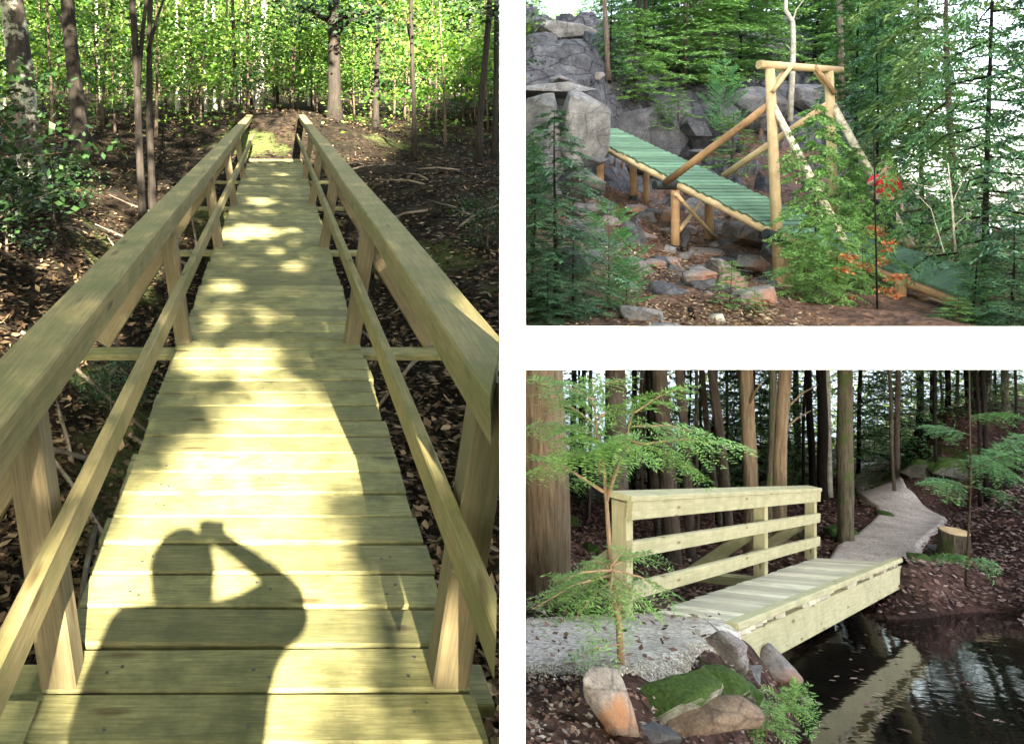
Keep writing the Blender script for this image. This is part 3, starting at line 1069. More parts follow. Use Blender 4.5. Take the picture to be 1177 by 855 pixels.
litter('leaf_litter', GL, -60, 585, 3, 30, 42000, .075, M['litter_a'], 5, dz=.03)
rng = random.Random(71)
for i in range(26):
    px, Z = rng.choice([(rng.uniform(10, 240), rng.uniform(6, 13)), (rng.uniform(400, 560), rng.uniform(7, 15)), (rng.uniform(60, 200), rng.uniform(4.5, 6.5))])
    a = on(GL, px, Z, .04)
    an, L_ = rng.uniform(0, 6.3), rng.uniform(.5, 1.6)
    dx, dy = math.cos(an) * L_, math.sin(an) * L_
    pts = []
    for t in (0, .35, .7, 1):
        x, y = a.x + dx * t, a.y + dy * t
        pts.append(Vector((x, y, float(left_z(CX + F * x / y, y)[0]) + .05 + .05 * t + .03 * math.sin(t * 5))))
    mb = MB()
    mb.tube(pts, [.022, .018, .014, .006], 6, bump=.2, seed=i)
    tag(mb.build('fallen_branch', M['bark'], None, pts[0], smooth=True), 'one of the fallen sticks lying in the leaves beside the plank bridge', 'stick', 'fallen sticks beside the plank bridge')

# unseen trees behind the viewpoint, crowns shaped to throw chosen sun patches
SUN = Vector((-.1156, 1, -(605 - CY) / F))
SUN_N = SUN.normalized()
rs = np.random.RandomState(31)
n = 95000
tx = rs.uniform(-6.5, 4.8, n)
tz = rs.uniform(.4, 18, n)
tpx = CX + F * tx / tz
tpy = 97 + 1440 / tz
nz = np.array([noise.noise(Vector((a * 1.1, b * .8, 4.2))) + .6 * noise.noise(Vector((a * 3.1, b * 2.3, 1.2))) for a, b in zip(tx, tz)])


def ell(cx, cy, rx, ry, rot=0):
    c, s = math.cos(R(rot)), math.sin(R(rot))
    u = (tpx - cx) * c + (tpy - cy) * s
    v = -(tpx - cx) * s + (tpy - cy) * c
    return 1.15 - ((u / rx) ** 2 + (v / ry) ** 2) ** .5


deckzone = (np.abs(tx) < 1.3) & (tz < 17)
op = np.maximum.reduce([ell(315, 530, 105, 78, -15), ell(225, 590, 95, 62, -10), ell(345, 720, 85, 130), ell(120, 725, 52, 120, 10), ell(225, 655, 105, 60), ell(515, 720, 50, 80),
                        ell(420, 480, 38, 58, 10), ell(262, 415, 60, 18), ell(285, 267, 34, 9), ell(255, 330, 22, 7), ell(300, 360, 30, 7), ell(300, 232, 15, 5), ell(225, 850, 180, 60), ell(520, 860, 80, 50)])
fleck = np.array([noise.noise(Vector((a * 3.6, b * 1.9, 9.1))) for a, b in zip(tx, tz)])
op_deck = np.clip(np.maximum(.45 + op * 2.6 + nz * .45 - .5 * (fleck > .35), (fleck - .36) * 9), 0, 1)
bank = ((tpx > 75) & (tpx < 240) & (tpy > 140) & (tpy < 340)) * .45
op_side = np.clip((nz - .16 + bank) * 3.2, 0, 1)
pop = np.where(deckzone, op_deck, op_side)
pop = np.where(tz > 16.2, 1, pop)
keep = rs.rand(n) > pop
keep &= (rs.rand(n) < np.where(deckzone, 1.0, .6))
tx, tz = tx[keep], tz[keep]
tt = rs.uniform(14, 19, len(tx))
lp = np.stack([tx, tz, -1.6 + SL * tz], 1) - np.array(SUN)[None] * tt[:, None]
m = len(lp)
sz = rs.uniform(.09, .16, m)
V, Fa = kites(lp, rand_dirs(rs, m), rand_dirs(rs, m) * .5 - np.array(SUN_N), sz, sz * .8)
half = lp[:, 0] < .6
gb = [(-2.4, -12.0), (3.2, -10.5)]
for i, (lab, sel) in enumerate((('leafy tree behind the viewpoint whose boughs dapple the left of the plank bridge', half),
                                ('leafy tree behind the viewpoint whose boughs dapple the right of the plank bridge', ~half))):
    b = Vector((gb[i][0], gb[i][1], -4.5))
    o = empty('unseen_shade_tree', b, lab, 'tree')
    mb = MB()
    tp = Vector((gb[i][0] * .8, gb[i][1] - .5, 9))
    mb.tube([b, b.lerp(tp, .4), b.lerp(tp, .75), tp], [.3, .24, .16, .05], 9, bump=.15)
    mb.build('trunk', M['bark'], o, smooth=True)
    mesh_obj('crown', V.reshape(-1, 4, 3)[sel].reshape(-1, 3), np.arange(4 * sel.sum()).reshape(-1, 4), M['leaf_sun'], o)


# boughs added above the view to keep skylight off the bridge
rs = np.random.RandomState(52)
n = 34000
Zc = rs.uniform(-7, 17, n)
xc = rs.uniform(-14, 1, n) + np.clip(Zc, 0, 17) * .2
hc_ = 7.6 + rs.rand(n) * 2.2 + np.clip(Zc, 0, 20) * .1
gap = np.array([noise.noise(Vector((a * .5, b * .5, 7.7))) for a, b in zip(xc, Zc)]) < .7
lp = np.stack([xc, Zc, hc_], 1)[gap]
m = len(lp)
sz = rs.uniform(.16, .30, m)
V, Fa = kites(lp, rand_dirs(rs, m, .4), rand_dirs(rs, m) * .5 + np.array([0, 0, 1]), sz, sz * .75)
n = 16000  # leaf wall added out of view to cut light from the side
Zc = rs.uniform(-26, 16, n)
xc = np.where(Zc > -13, rs.uniform(-15, -6, n) - .3 * np.clip(Zc, 0, 20), rs.uniform(-16, -4.5, n))
zc = rs.uniform(-2, 11, n)
ok = xc < np.where(Zc > 0, -.43 * Zc - 2.5, -3)
q2 = np.stack([xc, Zc, zc], 1)[ok]
m2 = len(q2)
s2 = rs.uniform(.18, .34, m2)
V2, _ = kites(q2, rand_dirs(rs, m2, .4), rand_dirs(rs, m2), s2, s2 * .75)
V = np.concatenate([V, V2])
lp = np.concatenate([lp, q2])
near = lp[:, 1] < 5
for b, lab, sel in ((Vector((-7.5, 1.0, -1)), 'tall leafy tree left of the viewpoint roofing the near half of the plank bridge', near),
                    (Vector((-10.5, 10.5, .5)), 'tall leafy tree farther left roofing the far half of the plank bridge', ~near)):
    o = empty('unseen_shade_tree', b, lab, 'tree')
    mb = MB()
    tp = b + Vector((.5, .4, 11))
    mb.tube([b, b.lerp(tp, .4), b.lerp(tp, .8), tp], [.34, .26, .18, .06], 9, bump=.15)
    mb.build('trunk', M['bark_dark'], o, smooth=True)
    for k in range(5):
        a = b.lerp(tp, .62 + .07 * k)
        e = Vector((b.x + 8.5 - 2.2 * abs(k - 2), b.y - 5 + 2.6 * k, 8.6))
        lm = MB()
        lm.tube([a, a.lerp(e, .5) + Vector((0, 0, .4)), e], [.11, .07, .02], 7)
        lm.build('branch', M['bark_dark'], o, smooth=True)
    mesh_obj('crown', V.reshape(-1, 4, 3)[sel].reshape(-1, 3), np.arange(4 * sel.sum()).reshape(-1, 4), M['leaf_sun'], o)


# -------------------------------------------------------------------- people
def skin_body(name, joints, edges, rads, mats, parent, face_mat=None, levels=2):
    me = bpy.data.meshes.new(name)
    me.from_pydata([tuple(j) for j in joints], edges, [])
    for mm in mats:
        me.materials.append(mm)
    o = bpy.data.objects.new(name, me)
    COL.objects.link(o)
    o.parent = parent
    md = o.modifiers.new('skin', 'SKIN')
    md.use_smooth_shade = True
    if not me.skin_vertices:
        me.skin_vertices.new()
    for i, r in enumerate(rads):
        rr = r if isinstance(r, tuple) else (r, r)
        me.skin_vertices[0].data[i].radius = rr
    me.skin_vertices[0].data[0].use_root = True
    sb = o.modifiers.new('sub', 'SUBSURF')
    sb.levels = sb.render_levels = levels
    return o


def ellipsoid(name, c, r, mat, parent, seg=16, shape=None):
    v, f = [], []
    nr = seg // 2
    for i in range(nr + 1):
        a = math.pi * i / nr
        for j in range(seg):
            b = 2 * math.pi * j / seg
            q = Vector((math.sin(a) * math.cos(b), math.sin(a) * math.sin(b), math.cos(a)))
            if shape:
                q = shape(q)
            v.append(Vector(c) + Vector((q.x * r[0], q.y * r[1], q.z * r[2])))
    for i in range(nr):
        for j in range(seg):
            a, b = i * seg + j, i * seg + (j + 1) % seg
            f.append((a, b, b + seg, a + seg))
    return mesh_obj(name, v, f, mat, parent, smooth=True)


def person(loc, label, J, rz, top, legs, scale=1.0, fat=0.0):
    """J: overrides of joint positions in the person's own frame (facing +Y)"""
    o = empty('person', (0, 0, 0), label, 'person')
    j = {'pelvis': (0, 0, .95), 'spine': (0, -.01, 1.13), 'chest': (0, -.01, 1.33), 'neck': (0, 0, 1.50), 'skull': (0, .02, 1.60), 'crown': (0, .015, 1.71),
         'shl': (-.17, -.01, 1.42), 'ell': (-.24, 0, 1.14), 'wrl': (-.24, .08, .90), 'hal': (-.24, .10, .82),
         'shr': (.17, -.01, 1.42), 'elr': (.24, 0, 1.14), 'wrr': (.24, .08, .90), 'har': (.24, .10, .82),
         'hpl': (-.09, 0, .90), 'knl': (-.10, .01, .50), 'anl': (-.10, -.02, .08), 'tol': (-.12, .16, .03),
         'hpr': (.09, 0, .90), 'knr': (.10, .01, .50), 'anr': (.10, -.02, .08), 'tor': (.12, .16, .03)}
    j.update(J)
    names = list(j)
    ix = {n: i for i, n in enumerate(names)}
    E = [('pelvis', 'spine'), ('spine', 'chest'), ('chest', 'neck'), ('neck', 'skull'), ('skull', 'crown'),
         ('chest', 'shl'), ('shl', 'ell'), ('ell', 'wrl'), ('wrl', 'hal'), ('chest', 'shr'), ('shr', 'elr'), ('elr', 'wrr'), ('wrr', 'har'),
         ('pelvis', 'hpl'), ('hpl', 'knl'), ('knl', 'anl'), ('anl', 'tol'), ('pelvis', 'hpr'), ('hpr', 'knr'), ('knr', 'anr'), ('anr', 'tor')]
    rad = {'pelvis': (.15, .11), 'spine': (.135, .10), 'chest': (.16, .115), 'neck': .055, 'skull': (.078, .095), 'crown': (.06, .07),
           'sh': .065, 'el': .043, 'wr': .03, 'ha': (.036, .022), 'hp': .088, 'kn': .058, 'an': .042, 'to': (.042, .028)}
    rr = [rad.get(n, rad.get(n[:2])) for n in names]
    joints = [Vector(j[n]) for n in names]
    skin_body('body', joints, [(ix[a], ix[b]) for a, b in E], rr, [M['skin']], o)

    def sub(nm, keys, edges, grow, mat):
        ii = {n: i for i, n in enumerate(keys)}
        g = []
        for n in keys:
            r = rad.get(n, rad.get(n[:2]))
            g.append(tuple(x + grow for x in r) if isinstance(r, tuple) else r + grow)
        skin_body(nm, [Vector(j[n]) for n in keys], [(ii[a], ii[b]) for a, b in edges], g, [mat], o)
    sub('jumper', ['chest', 'spine', 'pelvis', 'shl', 'ell', 'shr', 'elr'], [('chest', 'spine'), ('spine', 'pelvis'), ('chest', 'shl'), ('shl', 'ell'), ('chest', 'shr'), ('shr', 'elr')], .016 + fat, top)
    sub('trousers', ['pelvis', 'hpl', 'knl', 'anl', 'hpr', 'knr', 'anr'], [('pelvis', 'hpl'), ('hpl', 'knl'), ('knl', 'anl'), ('pelvis', 'hpr'), ('hpr', 'knr'), ('knr', 'anr')], .018, legs)
    sk, cr = Vector(j['skull']), Vector(j['crown'])
    hc = sk.lerp(cr, .55)
    ellipsoid('hair', hc + Vector((0, -.025, .02)), (.088 + fat, .10 + fat, .105 + fat), M['hair'], o)
    ellipsoid('nose', sk + Vector((0, .105, .0)), (.014, .02, .022), M['skin'], o, 8)
    for s in (-1, 1):
        ellipsoid('eye', sk + Vector((.032 * s, .088, .03)), (.013, .01, .009), M['black'], o, 8)
        ellipsoid('ear', sk + Vector((.085 * s, .0, .01)), (.012, .025, .034), M['skin'], o, 8)
    for h, e in (('hal', 'wrl'), ('har', 'wrr')):
        a, b = Vector(j[e]), Vector(j[h])
        d = (b - a).normalized()
        sd = d.orthogonal().normalized()
        for q in range(4):
            st = b + sd * (q - 1.5) * .018
            L = (.065, .078, .072, .056)[q]
            k1 = st + d * L * .55
            k2 = k1 + (d * .6 + d.cross(sd) * .8).normalized() * L * .5
            skin_body('finger', [st - d * .02, k1, k2], [(0, 1), (1, 2)], [.009, .0085, .007], [M['skin']], o, levels=1)
        tb = a.lerp(b, .6)
        skin_body('thumb', [tb, tb + sd * .04 + d * .03, tb + sd * .045 + d * .06], [(0, 1), (1, 2)], [.011, .01, .008], [M['skin']], o, levels=1)
    o.location = loc
    o.rotation_euler = (0, 0, rz)
    o.scale = (scale,) * 3
    return o


pf = DK(.03, -.38)
ph = person(pf, 'person in a grey shirt raising a camera, whose shadow falls on the sunlit plank bridge',
            {'elr': (.34, .17, 1.53), 'wrr': (.14, .24, 1.65), 'har': (.085, .255, 1.675), 'ell': (-.22, .10, 1.20), 'wrl': (-.10, .20, 1.38), 'hal': (-.05, .24, 1.44), 'shl': (-.175, -.01, 1.485), 'shr': (.175, .0, 1.50)}, 0, M['shirt'], M['navy'], 1.0, .022)
cm = empty('camera', pf + Vector((.07, .29, 1.685)), 'small black camera held up in the photographer\'s right hand', 'camera')
mb = MB()
c0 = cm.location
mb.beam(c0 + Vector((-.045, 0, 0)), c0 + Vector((.045, 0, 0)), .03, .056, (0, 0, 1), .006)
mb.build('housing', M['black'], cm)
mb = MB()
mb.tube([c0 + Vector((0, .01, 0)), c0 + Vector((0, .035, 0))], [.024, .022], 14)
mb.build('lens', M['black'], cm, smooth=True)


# -------------------------------------------------------------------- rocks
def boulder(loc, size, seed, mat, label, group=None, rz=0.0, tilt=0.0, npts=13, rough=.15, cat='rock', name='boulder', sub=2):
    rs = random.Random(seed)
    bm = bmesh.new()
    for i in range(npts):
        d = Vector((rs.gauss(0, 1), rs.gauss(0, 1), rs.gauss(0, 1))).normalized()
        mx = max(abs(d.x), abs(d.y), abs(d.z))
        d = d * lerp(1, 1 / mx, .55) * rs.uniform(.82, 1.0)
        bm.verts.new((d.x * size[0], d.y * size[1], d.z * size[2]))
    r = bmesh.ops.convex_hull(bm, input=bm.verts)
    bmesh.ops.delete(bm, geom=list({g for g in r['geom_interior'] + r['geom_unused'] if isinstance(g, bmesh.types.BMVert)}), context='VERTS')
    bmesh.ops.triangulate(bm, faces=bm.faces)
    bmesh.ops.bevel(bm, geom=list(bm.edges), offset=min(size) * .07, segments=1, affect='EDGES')
    bmesh.ops.triangulate(bm, faces=bm.faces)
    bmesh.ops.subdivide_edges(bm, edges=bm.edges, cuts=sub, use_grid_fill=True)
    s = min(size)
    for v in bm.verts:
        nv = noise.fractal(v.co / (s * 1.1) + Vector((seed, 0, 0)), 1, 2, 4)
        v.co += v.co.normalized() * nv * s * rough
    bm.normal_update()
    me = bpy.data.meshes.new(name)
    bm.to_mesh(me)
    bm.free()
    me.materials.append(mat)
    o = bpy.data.objects.new(name, me)
    COL.objects.link(o)
    o.location = loc
    o.rotation_euler = (tilt, tilt * .4, rz)
    return tag(o, label, cat, group)


def seen_z(G, px, py, z0, z1):
    Zs = np.exp(np.linspace(math.log(z0), math.log(z1), 300))
    k = np.where(G.py(np.full(300, float(px)), Zs) <= py)[0]
    return float(Zs[k[0]]) if len(k) else z1


def rg(G, px, py, Z, wpx, hpx, dep, seed, mat, label, **kw):
    """boulder resting on the ground where that ground is seen"""
    if G is GT:
        wpx, hpx = wpx * 1.25, hpx * 1.4
    z = seen_z(G, px, py + hpx * .22, 5 if G is GB else 10.5, 26)
    return rk(px, py, min(z, 25), wpx, hpx, max(dep, wpx / F * z * .6), seed, mat, label, **kw)


def rk(px, py, Z, wpx, hpx, dep, seed, mat, label, group=None, rz=0.0, tilt=0.0, **kw):
    """boulder centred at px, py and so many pixels wide and high"""
    return boulder(P(px, py, Z), (wpx / 2 / F * Z, dep / 2, hpx / 2 / F * Z), seed, mat, label, group, rz, tilt, **kw)


# cliff blocks and slabs of the log bridge gully
rk(668, 150, 20.3, 66, 108, 1.6, 3, M['rock_pale'], 'big pale square-faced block of rock beside the upper end of the green deck', npts=22, rough=.06)
rk(620, 165, 20.5, 56, 130, 1.6, 4, M['rock'], 'dark grey rock face at the left margin behind the spruce', npts=20)
rk(668, 213, 20.0, 52, 42, 1.4, 5, M['rock'], 'rounded grey block under the big square-faced rock', npts=18)
rk(675, 186, 20.2, 50, 16, 1.4, 6, M['rock_dark'], 'thin dark ledge between the square-faced rock and the rounded block', npts=18)
rk(672, 241, 19.8, 46, 20, 1.3, 8, M['rock'], 'flat split block at the foot of the left rock face', npts=18)
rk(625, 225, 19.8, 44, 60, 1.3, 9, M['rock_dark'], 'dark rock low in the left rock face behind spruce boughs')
rk(640, 103, 22.5, 110, 14, 2.2, 10, M['rock_pale'], 'long flat ledge on top of the left rock face', npts=20)
rk(645, 40, 31, 84, 26, 2.5, 12, M['rock_pale'], 'long pale slab along the skyline at upper left', npts=20)
rk(615, 32, 33, 30, 18, 2.5, 13, M['rock'], 'grey rounded slab highest at the upper left corner')
rk(650, 58, 28, 34, 24, 1.4, 14, M['rock'], 'overhanging rock lump under the skyline slab')
rk(620, 62, 28, 38, 34, 1.4, 15, M['rock'], 'broad layered rock left of the overhanging lump')
rk(676, 58, 29, 26, 30, 1.5, 16, M['rock_dark'], 'dark rock between overhanging lump and bare trunk')
rk(665, 80, 25, 34, 20, 1.0, 17, M['rock_warm'], 'leaning pale boulder with a pointed top on the ledge', tilt=.2)
rk(642, 90, 24, 30, 12, 1.0, 18, M['rock'], 'low tilted slab in front of the leaning pale boulder', tilt=.3)
rk(628, 84, 24.5, 18, 16, .8, 19, M['rock_dark'], 'small dark wedge of rock on the ledge at the left')
rk(687, 89, 24, 15, 12, .7, 20, M['rock'], 'small square stone on the ledge beside the bare trunk')
rk(648, 76, 26, 20, 10, .8, 22, M['rock_warm'], 'narrow stone wedged behind the leaning boulder')
# back wall of rock
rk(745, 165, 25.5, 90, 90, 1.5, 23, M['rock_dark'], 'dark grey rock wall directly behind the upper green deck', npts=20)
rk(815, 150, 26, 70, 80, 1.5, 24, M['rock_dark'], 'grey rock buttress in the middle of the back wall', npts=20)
rk(870, 125, 26.5, 70, 60, 1.5, 25, M['rock'], 'grey sloping rock face left of the log gateway', npts=20, tilt=.1)
rk(930, 118, 26.5, 90, 46, 1.5, 26, M['rock'], 'sloping grey slab seen through the log gateway', npts=20, rz=.3)
rk(800, 178, 24.5, 30, 14, .9, 27, M['rock'], 'small flat grey stone lying at the foot of the back wall')
rk(875, 60, 30, 50, 24, 1.5, 28, M['rock_pale'], 'pale rounded rock under the trees left of the gateway top')
rk(755, 45, 32, 30, 30, 1.5, 29, M['rock_pale'], 'pale rock showing between the two dark upper trunks')
rk(800, 150, 25, 36, 24, 1.0, 30, M['rock_dark'], 'dark overhang jutting from the middle of the back wall')
# gully floor
rg(GT, 861, 270, 17.5, 60, 26, 1.6, 31, M['rock_warm'], 'large flat rust-stained boulder under the green deck by the log tower', npts=18)
rg(GT, 808, 240, 20.5, 46, 26, 1.0, 32, M['rock_pale'], 'pale blue-grey slab behind the crossed log braces', tilt=.3)
rg(GT, 800, 321, 13.8, 38, 34, .7, 33, M['rock_warm'], 'rounded boulder strewn with leaves in the gully floor')
rg(GT, 838, 318, 13.9, 46, 40, .8, 34, M['rock_warm'], 'broad brown-grey boulder right of the leaf-strewn one')
rg(GT, 868, 340, 13.2, 40, 24, .6, 35, M['rock_warm'], 'low wide boulder close to the foot of the log tower')
rg(GT, 864, 305, 15, 34, 24, .6, 36, M['rock_warm'], 'dark red-brown rock behind the broad boulder')
rg(GT, 768, 288, 16.8, 15, 13, .3, 37, M['rock_pale'], 'small pale stone in front of the nearest bridge pile')
rg(GT, 786, 296, 16.4, 20, 12, .3, 38, M['rock'], 'grey stone right of the small pale stone')
rg(GT, 752, 303, 16, 24, 11, .4, 39, M['rock_warm'], 'flat brown stone on the leaf slope left of the piles')
rg(GT, 772, 301, 15.8, 18, 10, .4, 40, M['rock_warm'], 'flat brown stone touching the leaf slope below the pale stone')
rg(GT, 742, 250, 20, 22, 13, .5, 41, M['rock'], 'grey stone below the second pair of bridge piles')
rg(GT, 730, 240, 20.5, 22, 10, .5, 42, M['rock_warm'], 'brown stone right under the second pair of piles')
rg(GT, 765, 248, 19.5, 16, 20, .5, 43, M['rock_warm'], 'pointed brown rock left of the nearest pile')
rg(GT, 733, 270, 18, 26, 20, .6, 44, M['rock_dark'], 'dark block halfway down the leaf slope')
rg(GT, 722, 262, 18.5, 14, 14, .5, 45, M['rock'], 'small tilted grey slab above the dark block', tilt=.4)
rg(GT, 700, 240, 20, 10, 14, .5, 46, M['rock_pale'], 'narrow pale stone leaning at the cliff foot')
rg(GT, 828, 263, 19, 22, 22, .5, 47, M['rock'], 'grey rock between the crossed braces and the rust-stained boulder')
rg(GT, 833, 282, 17, 16, 14, .4, 48, M['rock_dark'], 'dark stone below the far braced pile')
rg(GT, 788, 278, 17.5, 12, 22, .4, 49, M['rock_dark'], 'dark upright stone right against the nearest pile')
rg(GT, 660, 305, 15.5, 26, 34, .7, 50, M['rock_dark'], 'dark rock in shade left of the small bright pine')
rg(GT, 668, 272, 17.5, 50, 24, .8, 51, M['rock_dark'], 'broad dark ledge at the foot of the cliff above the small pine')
rg(GT, 735, 362, 11.6, 46, 24, .6, 52, M['rock_pale'], 'pale rock low at the bottom right of the small pine')
rg(GT, 727, 331, 12.6, 16, 10, .3, 53, M['rock_pale'], 'small white stone behind the small bright pine')
rg(GT, 755, 376, 11, 56, 8, .6, 54, M['rock_pale'], 'flat pale stone along the bottom edge above the white shelf')
rg(GT, 882, 290, 16, 22, 16, .5, 55, M['rock'], 'grey stone between rust-stained boulder and log tower')
rg(GT, 808, 204, 23, 40, 16, .8, 56, M['rock_dark'], 'dark low rock behind the middle of the green deck')
rng = random.Random(21)
for i in range(70):
    px = rng.uniform(640, 900)
    Z = rng.uniform(12.5, 21)
    b = on(GT, px, Z)
    s = rng.uniform(.10, .36)
    boulder(b, (s * rng.uniform(.9, 1.6), s, s * rng.uniform(.5, .9)), 200 + i, M[rng.choice(['rock', 'rock_warm', 'rock_dark', 'rock_warm'])],
            'one of the small loose stones scattered over the gully floor under the green deck', 'loose stones on the gully floor', rng.uniform(0, 6), sub=1)
litter('fallen_leaves', GT, 640, 960, 10.6, 22, 16000, .07, M['litter_c'], 15, dz=.05,
       excl=lambda px, Z: (np.abs(px - (795 - (Z - 13) * 5)) > 90) & (np.random.RandomState(2).rand(len(px)) < .75))

# ---------------------------------------------------------- log bridge (TR)
lb = empty('log_footbridge', P(890, 262, 16), 'ramped footbridge of green planks on log piles with a log gateway tower', 'footbridge')
A0, B0 = P(688, 162, 21), P(889, 262, 16)
AW = Vector((1.22, .12, 0))
mb = MB()
mb.rng = random.Random(9)
nrm = (B0 - A0).cross(AW).normalized()
if nrm.z < 0:
    nrm = -nrm
L = (B0 - A0).length
npk = int(L / .20)
for i in range(-5, npk + 1):
    c = A0.lerp(B0, i / npk)
    j = mb.rng.uniform(-.03, .03)
    mb.beam(c + AW * (-.03 + j), c + AW * (1.03 + j * .5), .150, .045, nrm, .006)
mb.build('deck', M['deck_tr'], lb)
C0, C1 = P(1108, 342, 12.5), P(1146, 316, 13.3)
B1 = B0 + AW
mb = MB()
mb.rng = random.Random(10)
nrm2 = (C0 - B0).cross(C1 - C0).normalized()
if nrm2.z < 0:
    nrm2 = -nrm2
n2 = 21
for i in range(1, n2 + 1):
    t = i / n2
    a, b = B0.lerp(C0, t), B1.lerp(C1, t)
    mb.beam(a, b, .17, .045, nrm2, .006)
mb.build('lower_deck', M['deck_tr'], lb)


def log(name, pts, r, mat=None, parent=lb, r1=None, k=12, seed=0):
    mb = MB()
    mb.rng = random.Random(seed + int(pts[0][0] * 100))
    q = [Vector(p) for p in pts]
    if len(q) == 2:
        q = [q[0], q[0].lerp(q[1], .33), q[0].lerp(q[1], .67), q[1]]
    r1 = r1 or r
    rr = [lerp(r, r1, i / (len(q) - 1)) for i in range(len(q))]
    mb.tube(q, rr, k, bump=.05, seed=seed)
    o = mb.build(name, mat or M['log'], parent)
    me = o.data
    for p in me.polygons:
        p.use_smooth = len(p.vertices) == 4
    return o


dn = -nrm
log('stringer', [A0 + dn * .11 + Vector((-.02, 0, 0)), B0 + dn * .11], .075, M['log'], r1=.085)
log('stringer', [A0 + AW + dn * .11, B0 + AW + dn * .11], .075, M['log'])
log('stringer', [B0 - nrm2 * .11, C0 - nrm2 * .11], .075, M['logbrown'])
log('stringer', [B1 - nrm2 * .11, C1 - nrm2 * .11], .075, M['logbrown'])


def ramp_pt(t, a):
    return A0.lerp(B0, t) + AW * a


Zt = 16.0
# tower: two tall posts, cap log, knee braces
log('tower_post', [P(896, 336, Zt), P(889, 180, Zt), P(885, 80, Zt)], .105, M['log'], r1=.088, k=16)
log('tower_post', [P(963, 320, Zt + .6), P(956, 180, Zt + .4), P(953, 82, Zt + .25)], .105, M['log'], r1=.082, k=16)
log('cap_log', [P(872, 74.5, Zt - .02), P(967, 81, Zt + .28)], .088, M['log'], r1=.072, k=16)
log('knee_brace', [P(910, 76, Zt - .12), P(888, 106, Zt - .12)], .04)
log('knee_brace', [P(903, 80, Zt + .14), P(884, 106, Zt + .12)], .045)
log('knee_brace', [P(936, 76, Zt + .12), P(960, 108, Zt + .16)], .045, M['logbrown'])
log('knee_brace', [P(938, 82, Zt + .4), P(952, 103, Zt + .42)], .05)
log('foot_log', [P(884, 326, Zt - .14), P(909, 331, Zt - .1)], .055, M['log'])
log('foot_post', [P(907, 332, Zt + .3), P(905, 285, Zt + .3)], .09, M['log'])
# long diagonal struts
log('strut', [P(765, 210, 18.2), P(884, 121, Zt + .05)], .085, M['logbrown'], r1=.075)
log('strut', [P(832, 202, 18.8), P(953, 119, Zt + .3)], .08, M['log'], r1=.065)
log('strut', [P(889, 122, Zt - .02), P(984, 303, 14.5)], .062, M['logbirch'], r1=.07)
log('strut', [P(957, 121, Zt + .3), P(1047, 284, 14.9)], .07, M['logbirch'], r1=.075)
# outrigger log under the ramp with tarred end
log('cross_log', [P(752, 213, 18.35), P(783, 213, 18.45)], .105, M['logend'], k=16)
log('cross_log', [P(880, 268, 15.75), P(905, 276, 15.85)], .10, M['logend'], k=16)
# piles
for (px, y0, y1, Z, w, tar) in ((776, 219, 283, 18.3, 9.5, 1), (815, 226, 276, 19.2, 9.5, 1), (728, 184, 226, 21.2, 8, 1), (743, 191, 233, 21.0, 6.5, 0), (690, 184, 213, 21.5, 8, 0)):
    r = w / 2 / F * Z
    log('pile', [P(px, y1 + 4, Z), P(px, y0, Z)], r, M['logbrown'], seed=px)
    if tar:
        mbt = MB()
        mbt.tube([P(px, y1 + 5, Z), P(px, y1 - 1, Z)], [r * 1.12, r * 1.12], 12)
        mbt.build('pile_foot', M['logend'], lb)
log('cross_brace', [P(777, 223, 18.1), P(823, 275, 19.0)], .045, M['log'])
log('cross_brace', [P(808, 229, 19.35), P(781, 265, 18.4)], .045, M['log'])
log('pile', [P(1000, 385, 13.6), P(998, 342, 13.6)], .085, M['logbirch'])
log('pile', [P(1037, 372, 13.4), P(1034, 318, 13.4)], .085, M['logbrown'])
log('cross_brace', [P(1020, 338, 13.2), P(1048, 365, 12.9)], .065, M['logbrown'])
log('cross_log', [P(1050, 344, 13.7), P(1095, 349, 14.3)], .08, M['logbrown'])

# hiker on the lower deck
hf = B0.lerp(B1, .5).lerp(C0.lerp(C1, .5), .46) + Vector((.2, 0, .04))
person(hf, 'person in a red top and dark trousers on the log bridge, half hidden by branches',
       {'elr': (.30, .10, 1.28), 'wrr': (.20, .30, 1.40), 'har': (.17, .36, 1.44)}, R(160), M['red'], M['navy'], .94)

# ------------------------------------------------------------ TR vegetation
PR = {}


def proto(key, leafm, barkm, **kw):
    PR[key] = (kw, leafm, barkm, None)


def plant(key, loc, rz, sc, label, name, cat='tree', group=None):
    kw, lm, bm_, r = PR[key]
    if r is None:
        mb, tw, V, Fa = conifer(**kw)
        o = make_plant(name, loc, label, cat, mb, V, Fa, lm, bm_, group, tw, rz, 1)
        o.scale = sc if hasattr(sc, '__len__') else (sc,) * 3
        PR[key] = (kw, lm, bm_, o)
        return o
    o = copy_tree(r, loc, rz, sc, label, group)
    o.name = name
    o['category'] = cat
    return o


proto('spruce', M['ndl_spruce'], M['bark_dark'], seed=1, H=5.0, Rad=1.15, nbr=95, blade=.10, bw=.034, base=.05, droop=.25, twigs=14, nbl=4, trunk_r=.06)
proto('spruce_dark', M['ndl_dark'], M['bark_dark'], seed=2, H=4.5, Rad=1.2, nbr=66, blade=.095, bw=.032, base=.04, droop=.35, twigs=14, nbl=4, trunk_r=.05)
proto('cedar', M['ndl_cedar'], M['bark'], seed=3, H=4.6, Rad=1.25, nbr=64, blade=.11, bw=.05, base=.03, droop=.30, twigs=13, nbl=4, trunk_r=.05, flatness=.8, profile=.45, top=.2, irr=.5)
proto('hemlock', M['ndl_spruce'], M['bark_dark'], seed=4, H=7.5, Rad=2.2, nbr=64, blade=.13, bw=.042, base=.10, droop=.42, twigs=17, nbl=5, trunk_r=.09, flatness=.4, profile=.5, top=.2)
